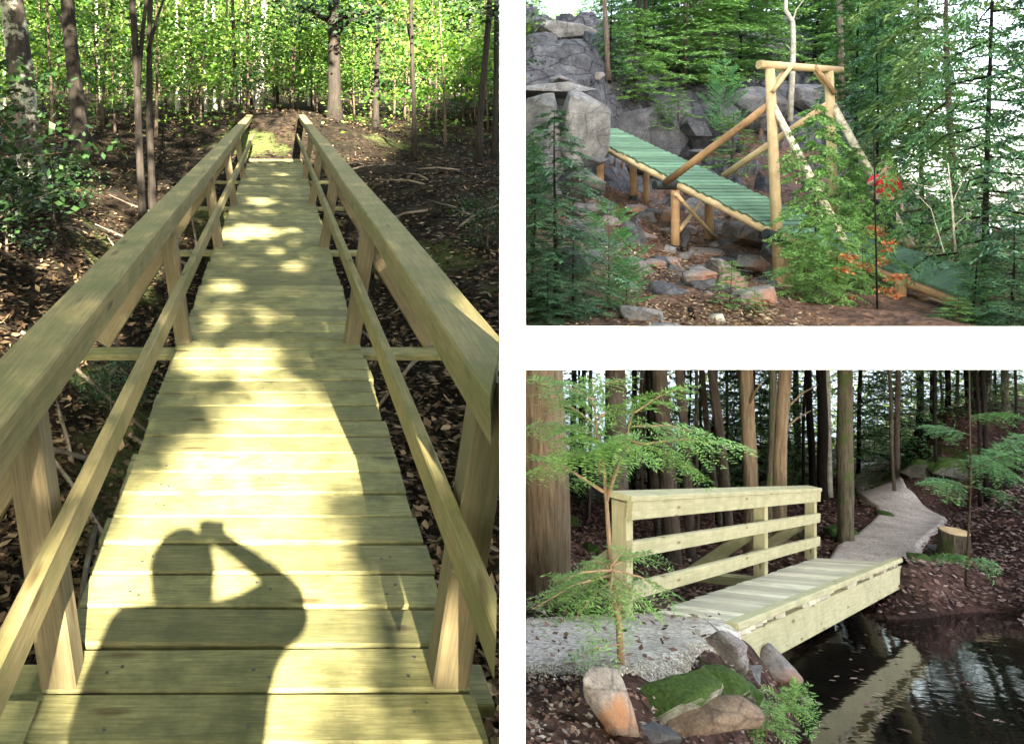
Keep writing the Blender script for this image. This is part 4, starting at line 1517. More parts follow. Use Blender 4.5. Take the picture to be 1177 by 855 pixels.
proto('olive', M['ndl_olive'], M['bark'], seed=5, H=7.5, Rad=2.1, nbr=48, blade=.13, bw=.042, base=.12, droop=.48, twigs=16, nbl=5, trunk_r=.09, flatness=.5, profile=.5, top=.2)
proto('pine', M['ndl_pine'], M['bark'], seed=6, H=1.75, Rad=.5, nbr=26, blade=.09, bw=.012, base=.15, droop=-.2, twigs=7, nbl=6, trunk_r=.022, flatness=1.0, up=.35, profile=.5, top=.3)
proto('seedling', M['ndl_cedar'], M['twig'], seed=7, H=1.0, Rad=.38, nbr=26, blade=.05, bw=.014, base=.05, droop=.2, twigs=7, nbl=4, trunk_r=.015, flatness=.6)
proto('rusty', M['ndl_rust'], M['twig'], seed=8, H=3.2, Rad=.42, nbr=16, blade=.06, bw=.02, base=.25, droop=.1, twigs=4, nbl=3, trunk_r=.028, flatness=.8, profile=.3, top=.3)
proto('deep', M['ndl_deep'], M['bark_dark'], seed=9, H=6.0, Rad=1.5, nbr=80, blade=.17, bw=.07, base=.08, droop=.3, twigs=10, nbl=3, trunk_r=.07, flatness=.6)

S = lambda k, px, Z, h_px, label, name='spruce_tree', rz=0, cat='tree', wid=1.0, base=None, group=None: plant(
    k, P(px, base, Z) if base else on(GT, px, Z, -.1), rz, (h_px / F * Z / PR[k][0]['H'] * wid,) * 2 + (h_px / F * Z / PR[k][0]['H'],), label, name, cat, group)
# foreground left
S('spruce_dark', 637, 12.0, 240, 'tall dark spruce in the left foreground of the log bridge gully', rz=.5, wid=1.25)
S('spruce_dark', 612, 12.6, 190, 'dark spruce cut by the white upright at the left of the gully', rz=2.2, wid=.9)
S('spruce_dark', 660, 11.6, 110, 'low dark spruce at the bottom left just above the white shelf', rz=4, wid=1.7)
S('spruce_dark', 628, 11.2, 80, 'smallest dark spruce in the bottom left corner above the white shelf', rz=1.2, wid=1.8)
S('spruce', 612, 15.5, 150, 'blue-green spruce in front of the left rock face', rz=3.1)
S('pine', 699, 12.2, 118, 'small bright pine with tufted tops in front of the leaf slope', 'pine_tree', 0)
S('pine', 722, 11.8, 66, 'lower bright pine bush at the right of the small pine', 'pine_tree', 2, wid=1.5)
S('seedling', 840, 12.0, 66, 'small pale cedar seedling among the boulders', 'cedar_seedling', 1, 'seedling', wid=1.2)
S('seedling', 838, 15.2, 30, 'dark low shrub between the boulders under the deck', 'cedar_seedling', 2, 'seedling', wid=1.8)
S('seedling', 868, 11.8, 34, 'green tuft at the bottom edge left of the tower foot', 'cedar_seedling', 4, 'seedling', wid=1.5)
# right of the tower
S('cedar', 937, 14.0, 225, 'bright cedar in front of the log gateway with a thin dark stem', 'cedar_tree', .3, wid=.62)
S('cedar', 922, 13.0, 84, 'low bright cedar bush hiding the foot of the log tower', 'cedar_tree', 2.0, wid=1.6)
S('cedar', 962, 12.6, 112, 'leafy cedar in front of the lower green deck', 'cedar_tree', 3.4, wid=.8)
S('cedar', 976, 15.8, 165, 'cedar pressed against the right side of the gateway', 'cedar_tree', 5.1, wid=.6)
S('spruce_dark', 1004, 16.6, 320, 'tall slim spruce right behind the hiker in red', 'spruce_tree', 1.4, wid=.75)
S('hemlock', 1058, 17.5, 420, 'tall hemlock with a stout dark trunk right of the gateway', 'hemlock_tree', .7, wid=.62)
S('spruce', 985, 19.5, 330, 'tall green spruce directly behind the right gateway post', 'spruce_tree', 3.0, wid=.8)
S('olive', 1096, 15.0, 500, 'olive-tinged hemlock with drooping sparse boughs near the bright water', 'hemlock_tree', 2.0, wid=.85)
S('hemlock', 1137, 13.0, 560, 'tall dark-stemmed hemlock in front of the bright water', 'hemlock_tree', 4.2, wid=.55)
S('spruce_dark', 1192, 11.6, 420, 'dark spruce filling the upper right corner', 'spruce_tree', 2.8, wid=.75)
S('spruce', 1120, 11.6, 95, 'young green spruce in the bottom right above the white shelf', 'spruce_tree', 1, wid=1.7)
S('spruce_dark', 1165, 11.3, 135, 'bushy dark spruce in the bottom right corner above the white shelf', 'spruce_tree', 3, wid=1.5)
S('seedling', 1100, 11.4, 40, 'brownish low bush at the bottom edge right of the last pile', 'cedar_seedling', 2, 'seedling', wid=2)
S('cedar', 1019, 13.9, 170, 'narrow cedar in front of the hiker in red', 'cedar_tree', 4.4, wid=.36)
S('cedar', 990, 13.3, 128, 'loose cedar leaning over the lower deck beside the thin dark stem', 'cedar_tree', 1.9, wid=.5)
# back, on top of the rock wall
S('spruce', 702, 26, 150, 'slim spruce with a bare red-brown stem on the left ledge', rz=1.1, wid=.8, base=96)
S('cedar', 728, 26.5, 110, 'drooping cedar hanging over the edge of the back wall', 'cedar_tree', 2, wid=1.3, base=118)
S('spruce', 752, 29, 150, 'spruce on the rock wall behind the upper deck', rz=3, wid=1.2, base=105)
S('cedar', 790, 28, 130, 'broad green cedar at the top of the back wall', 'cedar_tree', 4, wid=1.5, base=102)
S('cedar', 822, 28.5, 140, 'cedar beside the broad one on the back wall', 'cedar_tree', 5, wid=1.3, base=98)
S('spruce', 850, 29, 150, 'dark-boughed spruce left of the dead white trunk', rz=.4, wid=1.4, base=92)
S('cedar', 880, 30, 120, 'cedar above the left end of the gateway cap log', 'cedar_tree', 1, wid=1.2, base=72)
S('pine', 832, 24.5, 95, 'small pointed young pine in front of the back wall', 'pine_tree', 3, wid=.7, base=170)
S('seedling', 842, 22.5, 70, 'pale bush at the foot of the back wall left of the gateway', 'cedar_seedling', 1, 'seedling', wid=1.4, base=200)
S('seedling', 780, 24.5, 40, 'small mixed green seedling growing on the back wall', 'cedar_seedling', 3, 'seedling', wid=1.5, base=140)
S('seedling', 760, 25, 36, 'small seedling on the ledge left of the mixed one', 'cedar_seedling', 5, 'seedling', wid=1.4, base=150)
S('spruce', 940, 32, 130, 'spruce behind the gateway on the skyline', rz=2, wid=1.6, base=85)
S('cedar', 975, 30, 150, 'cedar behind the right end of the cap log', 'cedar_tree', 2.6, wid=1.2, base=110)
for i, (px, Z, hp, bs_) in enumerate(((720, 38, 120, 60), (775, 38, 130, 60), (810, 40, 120, 60), (850, 40, 140, 62), (890, 40, 140, 66), (925, 40, 120, 70), (960, 42, 150, 78), (1000, 40, 160, 130), (680, 46, 50, 28), (612, 44, 60, 30), (745, 42, 110, 58), (985, 34, 200, 180), (1022, 36, 230, 200))):
    S('deep', px, Z, hp, 'one of the dark conifers crowding the skyline behind the gully', 'spruce_tree', i * 1.3, wid=1.5, base=bs_, group='conifers behind the gully')
for i, (px, Z, hp) in enumerate(((640, 60, 24), (660, 62, 26), (650, 58, 18), (672, 60, 22))):
    S('cedar', px, Z, hp, 'one of the hazy pale green treetops on the skyline at upper left', 'cedar_tree', i, wid=1.8, base=36, group='pale treetops at upper left')


def bare(name, pts, r, r1, mat, label, extra=(), cat='tree', group=None):
    o = empty(name, pts[0], label, cat, group)
    mb = MB()
    mb.tube(pts, [lerp(r, r1, i / (len(pts) - 1)) for i in range(len(pts))], 9, bump=.12)
    mb.build('trunk', mat, o, smooth=True)
    for (q, rr) in extra:
        mb = MB()
        mb.tube(q, [rr * (1 - .7 * i / (len(q) - 1)) for i in range(len(q))], 6, cap=False)
        mb.build('branch', mat, o, smooth=True)
    return o


z_ = 25.5
bare('dead_birch', [P(908, 140, z_), P(911, 80, z_), P(912, 50, z_), P(911, 25, z_), P(903, 12, z_), P(904, -20, z_)], .085, .05, M['bark_pale'],
     'dead white birch trunk behind the cap log of the gateway',
     [([P(911, 25, z_), P(915, 12, z_), P(924, 0, z_)], .03), ([P(911, 60, z_), P(902, 50, z_)], .02)])
bare('bare_tree', [P(699, 92, 24.6), P(697, 40, 24.6), P(693, -20, 24.6)], .085, .06, M['bark_red'], 'bare red-brown trunk on the ledge above the square-faced rock')
bare('bare_tree', [P(735, 60, 27), P(734, -20, 27)], .08, .07, M['bark_dark'], 'left one of two dark trunks on top of the back wall')
bare('bare_tree', [P(743, 60, 27.4), P(742, -20, 27.4)], .07, .06, M['bark_dark'], 'right one of two dark trunks on top of the back wall')
bare('bare_tree', [P(792, 40, 31), P(787, -20, 31)], .09, .08, M['bark'], 'slanting grey trunk above the broad cedar')
bare('bare_tree', [P(811, 40, 32), P(808, -20, 32)], .16, .15, M['bark'], 'thicker grey trunk right of the slanting one')
bare('bare_tree', [P(967, 120, 24), P(965, -20, 24)], .10, .07, M['bark_red'], 'red-brown trunk rising behind the right end of the cap log')
bare('bare_tree', [P(1009, 385, 12.3), P(1006, 240, 12.3), P(1004, 150, 12.3)], .015, .009, M['bark_dark'], 'thin dark stem with rust-red needle tufts in front of the hiker in red')
ru = bpy.data.objects[[o.name for o in bpy.data.objects if o.get('label', '').startswith('thin dark stem with rust')][0]]
V, Fa = leaf_cloud(3, [P(a, b, 12.2 + .05 * (a % 7)) for a, b in ((985, 305), (999, 309), (1012, 300), (1019, 287), (1026, 320), (1036, 317), (968, 311), (978, 343), (1023, 279), (1004, 262), (1012, 270), (1031, 340), (1020, 333), (975, 296))], 46, .05, .05, .6)
mesh_obj('crown', V, Fa, M['ndl_rust'], ru)
bare('dead_sapling', [P(1098, 290, 12.2), P(1094, 230, 12.2), P(1090, 190, 12.2)], .02, .008, M['bark_pale'], 'leafless grey sapling with forking twigs before the bright water',
     [([P(1094, 235, 12.2), P(1110, 200, 12.3), P(1125, 185, 12.3)], .008), ([P(1090, 205, 12.2), P(1070, 215, 12.2), P(1040, 210, 12.1)], .008), ([P(1096, 260, 12.2), P(1120, 240, 12.2)], .008), ([P(1085, 290, 12.2), P(1070, 240, 12.2), P(1042, 212, 12.2)], .009)], 'sapling')
bare('dead_sapling', [P(1075, 280, 13), P(1085, 260, 13), P(1062, 230, 13)], .015, .006, M['bark'], 'broken grey twig stem beside the leafless sapling', [], 'sapling')
bare('stump', [P(826, 372, 11.2), P(823, 362, 11.2)], .10, .09, M['bark_pale'], 'pale splintered stump at the bottom edge under the boulders', cat='stump')
bare('stump', [P(796, 368, 11.6), P(793, 353, 11.6)], .05, .035, M['bark_dark'], 'thin charred stump left of the pale one', cat='stump')

# ---------------------------------------------------- boardwalk site (BR)
def SB(px, py, h=-1.1):
    """point seen at px, py on the plane h below the eye (boardwalk level h = -1.1)"""
    return P(px, py, -h * F / (py - HB))


def up(p, h):
    return p + Vector((0, 0, h))


fb = empty('pine_footbridge', SB(940, 680), 'short pale pine footbridge with one railing beside the dark pond', 'footbridge')
nl, nr_, fr_, fl = SB(743, 707), SB(852, 723), SB(1036, 646), SB(938, 641)
nb = 34
mb = MB()
mb.rng = random.Random(3)
nrm = (nr_ - nl).cross(fl - nl).normalized()
if nrm.z < 0:
    nrm = -nrm
for i in range(nb):
    t = (i + .5) / nb
    a, b = nl.lerp(fl, t), nr_.lerp(fr_, t)
    a = a + (a - b).normalized() * mb.rng.uniform(0, .03)
    e = (b - a).normalized() * mb.rng.choice((-.10, -.06, -.035, -.02, -.012)) 
    mb.beam(a - nrm * .022, b + e - nrm * (.022 + mb.rng.uniform(0, .003)), (fl - nl).length / nb * .965, .044, nrm, .005)
mb.build('deck', M['deck_br'], fb)
mb = MB()
dirb = (fr_ - nr_).normalized()
side = (nr_ - nl).normalized()
mb.beam(nr_ + nrm * .028 - side * .03 - dirb * .12, fr_ + nrm * .028 - side * .03, .10, .05, nrm, .005)
mb.build('kerb_rail', M['rail_br'], fb)
mb = MB()
mb.beam(nr_ - nrm * .17 - side * .07 - dirb * .02, fr_ - nrm * .17 - side * .07 + dirb * .1, .09, .24, nrm, .005)
mb.build('beam', M['rail_br'], fb)
mb = MB()
mb.beam(nl - nrm * .17 + side * .07, fl - nrm * .17 + side * .07, .09, .24, nrm, .005)
mb.build('beam', M['rail_br'], fb)
mb = MB()
mb.beam(nr_ - nrm * .305 - side * .09 - dirb * .1, nl - nrm * .305 - dirb * .1, .2, .05, nrm)
mb.build('bearer', M['rail_br'], fb)
# railing
edge = lambda t: nl.lerp(fl, t) - side * .05
pt = [0.0, .575, .985]
pxs = [721, 856, 937.5]
posts = []
zl = lambda t: nl.lerp(fl, t)
for t in pt:
    c = edge(t)
    posts.append(c)
posts[0] = edge(-.06)
H_ = (.94, .93, .93)
for c, h in zip(posts, H_):
    mb = MB()
    mb.beam(up(c, -.20), up(c, h), .12, .12, dirb.cross(Vector((0, 0, 1))), .006)
    mb.build('post', M['rail_br'], fb)
a, b = posts[0], posts[2]
ovh = (b - a).normalized()
out = side * .085
mb = MB()
mb.beam(up(a, .965) - ovh * .12 + side * .03, up(b, .965) + ovh * .12 + side * .03, .17, .045, (0, 0, 1), .005)
mb.build('handrail', M['rail_br'], fb)
for h, w, e in ((.86, .14, .10), (.56, .12, .08), (.24, .12, .06)):
    mb = MB()
    mb.beam(up(a, h) + out - ovh * .06, up(b, h) + out + ovh * e, .045, w, (0, 0, 1), .005)
    mb.build('rail', M['rail_br'], fb)
for c in posts:
    mb = MB()
    f_ = c - side * .85
    mb.beam(up(f_, -.07) + ovh * .05, up(c, .56) + ovh * .05, .045, .13, (0, 0, 1), .005)
    mb.build('brace', M['rail_br'], fb)
    mb = MB()
    mb.beam(up(c, -.09) - side * .95, up(c, -.09) + side * .3, .12, .10, (0, 0, 1), .005)
    mb.build('outrigger', M['rail_br'], fb)


def strip(name, stations, nu, mat, G, dz):
    """surface sheet between pairs of (px, Z)"""
    st = []
    for i in range(len(stations) - 1):
        for t in np.linspace(0, 1, 9)[:-1]:
            st.append(np.array(stations[i]) * (1 - t) + np.array(stations[i + 1]) * t)
    st.append(np.array(stations[-1]))
    rows = []
    for (a, za, b, zb) in st:
        u = np.linspace(0, 1, nu)
        px, Z = a + (b - a) * u, za + (zb - za) * u
        crown = dz + .03 * np.sin(u * math.pi) - .10 * (np.abs(u - .5) > .495)
        rows.append(np.stack([(px - CX) / F * Z, Z, G.z(px, Z) + crown], 1))
    v = np.concatenate(rows)
    k = len(rows)
    i = np.arange(k * nu).reshape(k, nu)
    f = np.stack([i[:-1, :-1].ravel(), i[:-1, 1:].ravel(), i[1:, 1:].ravel(), i[1:, :-1].ravel()], 1)
    o = mesh_obj(name, v, f, mat, smooth=True)
    return tag(o, kind='structure')


strip('path', [(590, 4.4, 590, 6.05), (640, 4.3, 640, 6.15), (700, 4.1, 700, 6.3), (745, 4.1, 745, 6.45), (790, 4.45, 790, 6.2), (825, 4.95, 825, 6.0), (852, 5.6, 852, 5.85)], 24, M['gravel'], GB, .02)
rows = [(936, 11.1, 1044, 10.45)]
zp = 10.9
for (y, a, b) in ((634, 958, 1062), (626, 970, 1070), (617, 984, 1079), (608, 998, 1086), (598, 1008, 1090), (588, 1003, 1082), (578, 994, 1064), (568, 986, 1044), (560, 983, 1028), (550, 982, 1026), (541, 982, 1020), (535, 984, 1008)):
    zp = max(zp + .35, min(34, seen_z(GB, (a + b) / 2, y, 9, 36)))
    rows.append((a, zp, b, zp))
strip('gravel_path', rows, 20, M['gravel'], GB, .09)
PATHROWS = rows
rs = np.random.RandomState(61)
n = 15000
px = rs.uniform(592, 846, n)
Z = rs.uniform(4.1, 6.3, n)
zn = np.interp(px, [590, 640, 700, 745, 790, 825, 852], [4.45, 4.35, 4.15, 4.15, 4.5, 5.0, 5.65])
zf = np.interp(px, [590, 640, 700, 745, 790, 825, 852], [6.0, 6.1, 6.25, 6.4, 6.15, 5.95, 5.8])
k = (Z > zn - rs.rand(n) ** 3 * .2) & (Z < zf)
px, Z = px[k], Z[k]
c = np.stack([(px - CX) / F * Z, Z, GB.z(px, Z) + .03], 1)
m = len(c)
r = rs.uniform(.004, .010, (m, 1)) * (1 + (rs.rand(m, 1) > .97) * .8)
ax = [rand_dirs(rs, m) for _ in range(2)]
a3 = np.cross(ax[0], ax[1])
ax.append(a3 / np.linalg.norm(a3, axis=1, keepdims=True))
V = np.stack([c + ax[0] * r, c + ax[1] * r, c - ax[0] * r, c - ax[1] * r, c + ax[2] * r * .8, c - ax[2] * r * .8], 1).reshape(-1, 3)
tri = np.array([(0, 1, 4), (1, 2, 4), (2, 3, 4), (3, 0, 4), (1, 0, 5), (2, 1, 5), (3, 2, 5), (0, 3, 5)])
Fa = (np.arange(m)[:, None, None] * 6 + tri[None]).reshape(-1, 3)
tag(mesh_obj('gravel', V, Fa, M['pebble']), kind='stuff')
wz = lambda Z: -1.72 - (HB - CY) / F * Z
sheet('pond', [Vector(((px - CX) / F * Z, Z, wz(Z))) for px, Z in ((860, 4.4), (1420, 4.4), (1420, 12.2), (940, 12.6), (800, 12.5), (800, 8.0))], M['water'])

# trees under the shelf: trunks
def BT(px, Z, ptx, wpx, bark, label, group=None, seed=1, flare=.35, ex=(), bumpy=.14, wtop=.9, name='tree_trunk'):
    pb = on(GB, px, Z, -.05)
    zt_ = ceil_z(Z)
    top = Vector(((ptx - CX) / F * Z, Z, zt_))
    r = wpx / 2 / F * Z * (.82 if wpx < 40 else 1)
    e = [(P(a, b, Z), P(c, d, Z + q), rr / F * Z) for (a, b, c, d, q, rr) in ex]
    return trunk_tree('forest_tree', pb, top, r, r * wtop, bark, label, 'tree', group, e, seed=seed, flare=flare, bumpy=bumpy, k=14)


BT(626, 7.6, 618, 60, M['bark_tan'], 'massive furrowed tan trunk at the left edge beside the gravel', seed=2, flare=.25, bumpy=.08)
BT(716, 11.2, 707, 26, M['bark_red'], 'stout red-brown trunk behind the near railing post', seed=3)
BT(774, 12.5, 757, 22, M['bark_red'], 'leaning red-brown trunk with a flared base behind the railing', seed=4)
BT(757, 12.8, 750, 9, M['bark'], 'thin grey trunk touching the leaning red-brown one', seed=5)
BT(795, 13, 780, 13, M['bark_red'], 'medium brown trunk right of the leaning red-brown one', seed=6)
BT(802, 14.5, 800, 5, M['bark'], 'pencil-thin grey stem in the middle of the railing', seed=7)
BT(841, 12.8, 817, 13, M['bark_red'], 'slim brown trunk slanting behind the middle railing post', seed=8)
BT(832, 13.2, 805, 8, M['bark'], 'thin grey trunk crossing behind the slim slanting one', seed=9)
BT(866, 11.6, 857, 19, M['bark_tan'], 'upright tan trunk just right of the middle railing post', seed=10, ex=((856, 460, 846, 425, .4, 2.5), (858, 470, 875, 440, -.3, 2)))
BT(894, 11.4, 903, 17, M['bark_tan'], 'warm brown trunk in front of the last railing bay', seed=11, ex=((900, 495, 932, 472, .2, 1.4), (903, 470, 940, 442, .3, 1.4)))
BT(884, 13, 888, 10, M['bark_moss'], 'greenish trunk behind the warm brown one', seed=12)
BT(972, 15, 971, 20, M['bark_moss'], 'mossy straight trunk standing left of the winding gravel path', seed=13)
BT(946, 22, 943, 13, M['bark_dark'], 'dark trunk left of the mossy one', seed=14)
BT(934, 24, 929, 9, M['bark_dark'], 'narrower dark trunk beside the blue-grey stone', seed=15)
BT(954, 23, 950, 8, M['bark_pale'], 'pale grey trunk between the dark one and the mossy one', seed=16)
BT(986, 27, 990, 5, M['bark_dark'], 'thin dark trunk at the far bend of the path', seed=17)
BT(1029, 20, 1021, 4.5, M['bark'], 'thin leaning grey sapling on the right bank of the path', seed=18, flare=.1)
BT(1057, 26, 1058, 9, M['bark_dark'], 'dark trunk at the left end of the mound top', seed=19)
BT(1073, 27, 1072, 8, M['bark_dark'], 'second dark trunk from the left on the mound', seed=20)
BT(1089, 27, 1090, 7, M['bark_dark'], 'thin dark trunk in the middle of the mound', seed=21)
BT(1115, 27, 1111, 10, M['bark_dark'], 'dark trunk beside the curved one on the mound', seed=22)
BT(1126, 26, 1135, 14, M['bark_dark'], 'thick curved dark trunk on the mound', seed=23)
BT(1157, 24, 1154, 9, M['bark_red'], 'brown trunk rightmost on the mound', seed=24)
rng = random.Random(13)
for i in range(46):
    px = rng.uniform(640, 1170) if i > 12 else rng.uniform(640, 860)
    Z = rng.uniform(17, 37)
    BT(px, Z, px + rng.uniform(-6, 4), rng.uniform(2.5, 7), M[rng.choice(['bark_dark', 'bark', 'bark_red', 'bark_dark'])],
       'one of the many thin trunks far back in the dark wood behind the pine footbridge', 'thin trunks in the dark wood', seed=60 + i)
# low boughs of the dark wood
proto('bough', M['ndl_deep'], M['bark_dark'], seed=19, H=3.0, Rad=1.5, nbr=34, blade=.12, bw=.035, base=.05, droop=.25, twigs=11, nbl=3, trunk_r=.03, flatness=.5, profile=.35, top=.35)
rng = random.Random(17)
for i in range(24):
    Z = rng.uniform(23, 38)
    px = rng.uniform(640, 1060) if i % 4 else rng.uniform(1040, 1180)
    hp = 3.0 * rng.uniform(.55, 1.0)
    g = gz(GB, px, Z)
    zc = ceil_z(Z)
    hh = min(hp, zc - g - .2)
    lift = rng.uniform(0, max(0, zc - g - hh - .1))
    plant('bough', Vector(((px - CX) / F * Z, Z, g)), rng.uniform(0, 6), (hh / 3.0 * 1.1, hh / 3.0 * 1.1, max(.4, (zc - g - .1) / 3.0)),
          'one of the dark young hemlocks in the wood behind the pine footbridge', 'hemlock_sapling', 'sapling', 'young hemlocks in the dark wood')
# leaves added beyond the wood, pale to stand in for bright gaps
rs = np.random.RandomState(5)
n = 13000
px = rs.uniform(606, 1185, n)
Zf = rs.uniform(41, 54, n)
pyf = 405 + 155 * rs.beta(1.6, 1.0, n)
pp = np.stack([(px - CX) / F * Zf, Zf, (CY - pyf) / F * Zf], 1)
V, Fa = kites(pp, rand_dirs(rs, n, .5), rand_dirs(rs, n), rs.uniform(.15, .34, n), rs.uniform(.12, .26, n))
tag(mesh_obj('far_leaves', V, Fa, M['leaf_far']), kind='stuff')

# hemlock saplings with fine needles
def fine_hemlock(name, label, trunk_pts, r0, boughs, leafm, barkm, seed, blade=.036, bw=.008, dens=1.0):
    rs = np.random.RandomState(seed)
    o = empty(name, trunk_pts[0], label, 'sapling')
    mb = MB()
    mb.tube(trunk_pts, [lerp(r0, r0 * .45, i / (len(trunk_pts) - 1)) for i in range(len(trunk_pts))], 9, bump=.08)
    mb.build('trunk', barkm, o, smooth=True)
    P_, D_, N_ = [], [], []
    for (a, b, wid, rr) in boughs:
        a, b = Vector(a), Vector(b)
        sag = Vector((0, 0, .07 * (b - a).length))
        c = a.lerp(b, .5) + sag
        bm_ = MB()
        bm_.tube([a, c, b], [rr, rr * .65, rr * .25], 6, cap=False)
        bm_.build('branch', barkm, o, smooth=True)
        L = (b - a).length
        tang = np.array((b - a).normalized())
        view = np.array([0, 0, 1.0]) + rs.normal(size=3) * .15
        sd = np.cross(tang, view)
        sd /= np.linalg.norm(sd)
        nt_ = max(5, int(L / .032 * dens))
        for j in range(nt_):
            s = .1 + .9 * (j + rs.rand()) / nt_
            pos = np.array(a) * (1 - s) ** 2 + 2 * s * (1 - s) * np.array(c + sag) + s * s * np.array(b)
            for sg in (-1, 1):
                tl = wid * (1.1 - .85 * s) * rs.uniform(.5, 1.2) + .03
                td = tang * .75 + sd * sg * .75 + np.array([0, 0, -.18]) + rs.normal(size=3) * .16
                td /= np.linalg.norm(td)
                nn = max(4, int(tl / .0125 * dens))
                q = np.linspace(.02, 1, nn)[:, None]
                bp = pos + td * tl * q + np.array([0, 0, -.25]) * tl * q ** 2
                cr = np.cross(td, view)
                for s2 in (-1, 1):
                    P_.append(bp)
                    D_.append(td * .45 + cr * s2 * .85 + rs.normal(size=(nn, 3)) * .15)
                    N_.append(np.tile(view, (nn, 1)) + rs.normal(size=(nn, 3)) * .3)
    p, d, n = map(np.concatenate, (P_, D_, N_))
    V, Fa = kites(p, d, n, blade * rs.uniform(.7, 1.3, len(p)), np.full(len(p), bw))
    mesh_obj('crown', V, Fa, leafm, o)
    return o


z0 = 4.3
q = lambda px, py, dz=0.0: P(px, py, z0 + dz)
stem = [q(716, 805), q(712, 720), q(702, 650), q(697, 575)]
fine_hemlock('hemlock_sapling', 'slender forked hemlock sapling with flat bright green sprays in front of the railing', stem, .022,
             [(q(697, 575), q(690, 500, .05), .12, .012), (q(690, 545), q(680, 435, .1), .16, .008), (q(697, 575), q(718, 520, -.05), .03, .013), (q(718, 520, -.05), q(728, 470, -.1), .12, .008), (q(728, 475, -.1), q(790, 444, -.2), .20, .006), (q(720, 512, -.05), q(856, 515, -.2), .22, .008),
              (q(722, 505, -.05), q(805, 545, -.25), .22, .007), (q(726, 490, -.05), q(815, 500, -.1), .20, .006), (q(694, 565), q(612, 524, .15), .14, .012), (q(690, 500, .05), q(615, 490, .2), .22, .006), (q(688, 490, .05), q(625, 455, .1), .22, .006),
              (q(688, 480, .05), q(745, 455, .0), .2, .006), (q(686, 520, .05), q(640, 530, -.1), .2, .006), (q(684, 460, .05), q(615, 436, .1), .2, .006), (q(682, 450, .1), q(720, 435, .1), .16, .005), (q(690, 510), q(650, 505, -.3), .2, .006), (q(700, 505), q(740, 530, -.35), .2, .006),
              (q(684, 470, .05), q(660, 440, -.15), .18, .006), (q(690, 520), q(720, 500, -.3), .16, .006), (q(640, 535, .1), q(606, 545, .1), .12, .006)],
             M['ndl_hemlock'], M['twig_tan'], 3)
z0 = 4.15
fine_hemlock('hemlock_bough', 'low spreading hemlock sprays drooping over the gravel in front of the near railing post', [q(713, 700), q(706, 672), q(702, 650)], .012,
             [(q(705, 660), q(612, 700, -.1), .26, .008), (q(704, 655), q(640, 668, .0), .26, .008), (q(706, 665), q(660, 712, -.2), .24, .007), (q(704, 655), q(770, 680, -.1), .24, .008), (q(705, 650), q(745, 636, .1), .22, .007), (q(704, 655), q(700, 705, -.25), .24, .007), (q(704, 650), q(670, 648, .15), .2, .006), (q(705, 660), q(742, 700, -.2), .22, .007), (q(703, 650), q(720, 632, .1), .16, .006), (q(712, 740), q(665, 755, -.1), .09, .004)],
             M['ndl_hemlock'], M['twig_tan'], 5, dens=.78)
z0 = 8.0
fine_hemlock('hemlock_sapling', 'thin upright hemlock sapling with faint sprays on the right bank', [q(1110, 672), q(1116, 560), q(1114, 420)], .012,
             [(q(1115, 540), q(1180, 520, -.1), .3, .008), (q(1116, 560), q(1070, 555, 0), .3, .008), (q(1115, 520), q(1160, 545, -.3), .3, .008), (q(1115, 500), q(1065, 490, .1), .28, .006), (q(1115, 480), q(1165, 478, .1), .26, .006), (q(1116, 560), q(1150, 565, -.2), .3, .006), (q(1113, 640), q(1080, 640, -.1), .2, .006), (q(1113, 640), q(1140, 648, -.1), .2, .006), (q(1115, 550), q(1180, 500, .2), .3, .007)],
             M['ndl_spruce'], M['twig'], 7, blade=.05, bw=.009)
z0 = 5.0
for i, (px, py) in enumerate(((905, 815), (880, 838))):
    fine_hemlock('hemlock_seedling', ('small green hemlock seedling on the bank at the pond edge', 'smaller hemlock seedling low in the corner of the pond bank')[i],
                 [P(px, py + 14, 4.9 - .2 * i), P(px + 2, py - 8, 4.9 - .2 * i)], .006,
                 [(P(px, py, 4.9 - .2 * i), P(px + dx, py + dy, 4.85 - .2 * i), .12, .004) for dx, dy in ((30, -6), (-28, -4), (20, -22), (-16, -20), (4, -28), (28, 10), (-26, 10))],
                 M['ndl_hemlock'], M['twig_tan'], 9 + i, blade=.03)

# stones of the boardwalk site
rk(697, 808, 3.72, 66, 84, .2, 71, M['rock_orange'], 'tilted orange-and-grey slab standing at the edge of the gravel', rz=.2, tilt=-.25, npts=18, rough=.05)
rk(778, 804, 3.95, 116, 46, .28, 72, M['rock_moss'], 'long stone with a cap of green moss edging the gravel', rz=-.1, npts=20, rough=.06).rotation_euler = (.1, -.30, .1)
rk(812, 824, 3.85, 134, 42, .26, 73, M['rock_brown'], 'long brown stone lying below the mossy one', npts=20, rough=.05).rotation_euler = (0, -.22, .05)
rk(830, 787, 4.4, 64, 38, .28, 74, M['rock_moss'], 'greyish moss-flecked stone between the mossy one and the bridge', npts=18)
rk(838, 750, 5.0, 46, 52, .25, 75, M['rock_purple'], 'purple-grey angular stone against the near corner of the deck', npts=16, tilt=.2)
rk(868, 775, 5.4, 22, 24, .15, 76, M['rock_pale'], 'small white round stone under the near deck beam', npts=20)
rk(892, 772, 5.9, 48, 56, .4, 77, M['rock_warm'], 'large smooth rounded boulder under the near end of the deck beam', npts=26, rough=.04)
rk(912, 790, 6.0, 30, 36, .3, 78, M['rock_moss'], 'olive mossy stone right of the smooth boulder at the water', npts=18)
rk(760, 846, 3.6, 60, 20, .15, 79, M['rock_dark'], 'dark flat stone at the bottom edge below the brown one', rz=.4).rotation_euler = (0, .3, .3)
rk(862, 800, 4.7, 36, 34, .2, 80, M['rock_moss2'], 'moss-covered lump between the brown stone and the white round stone')
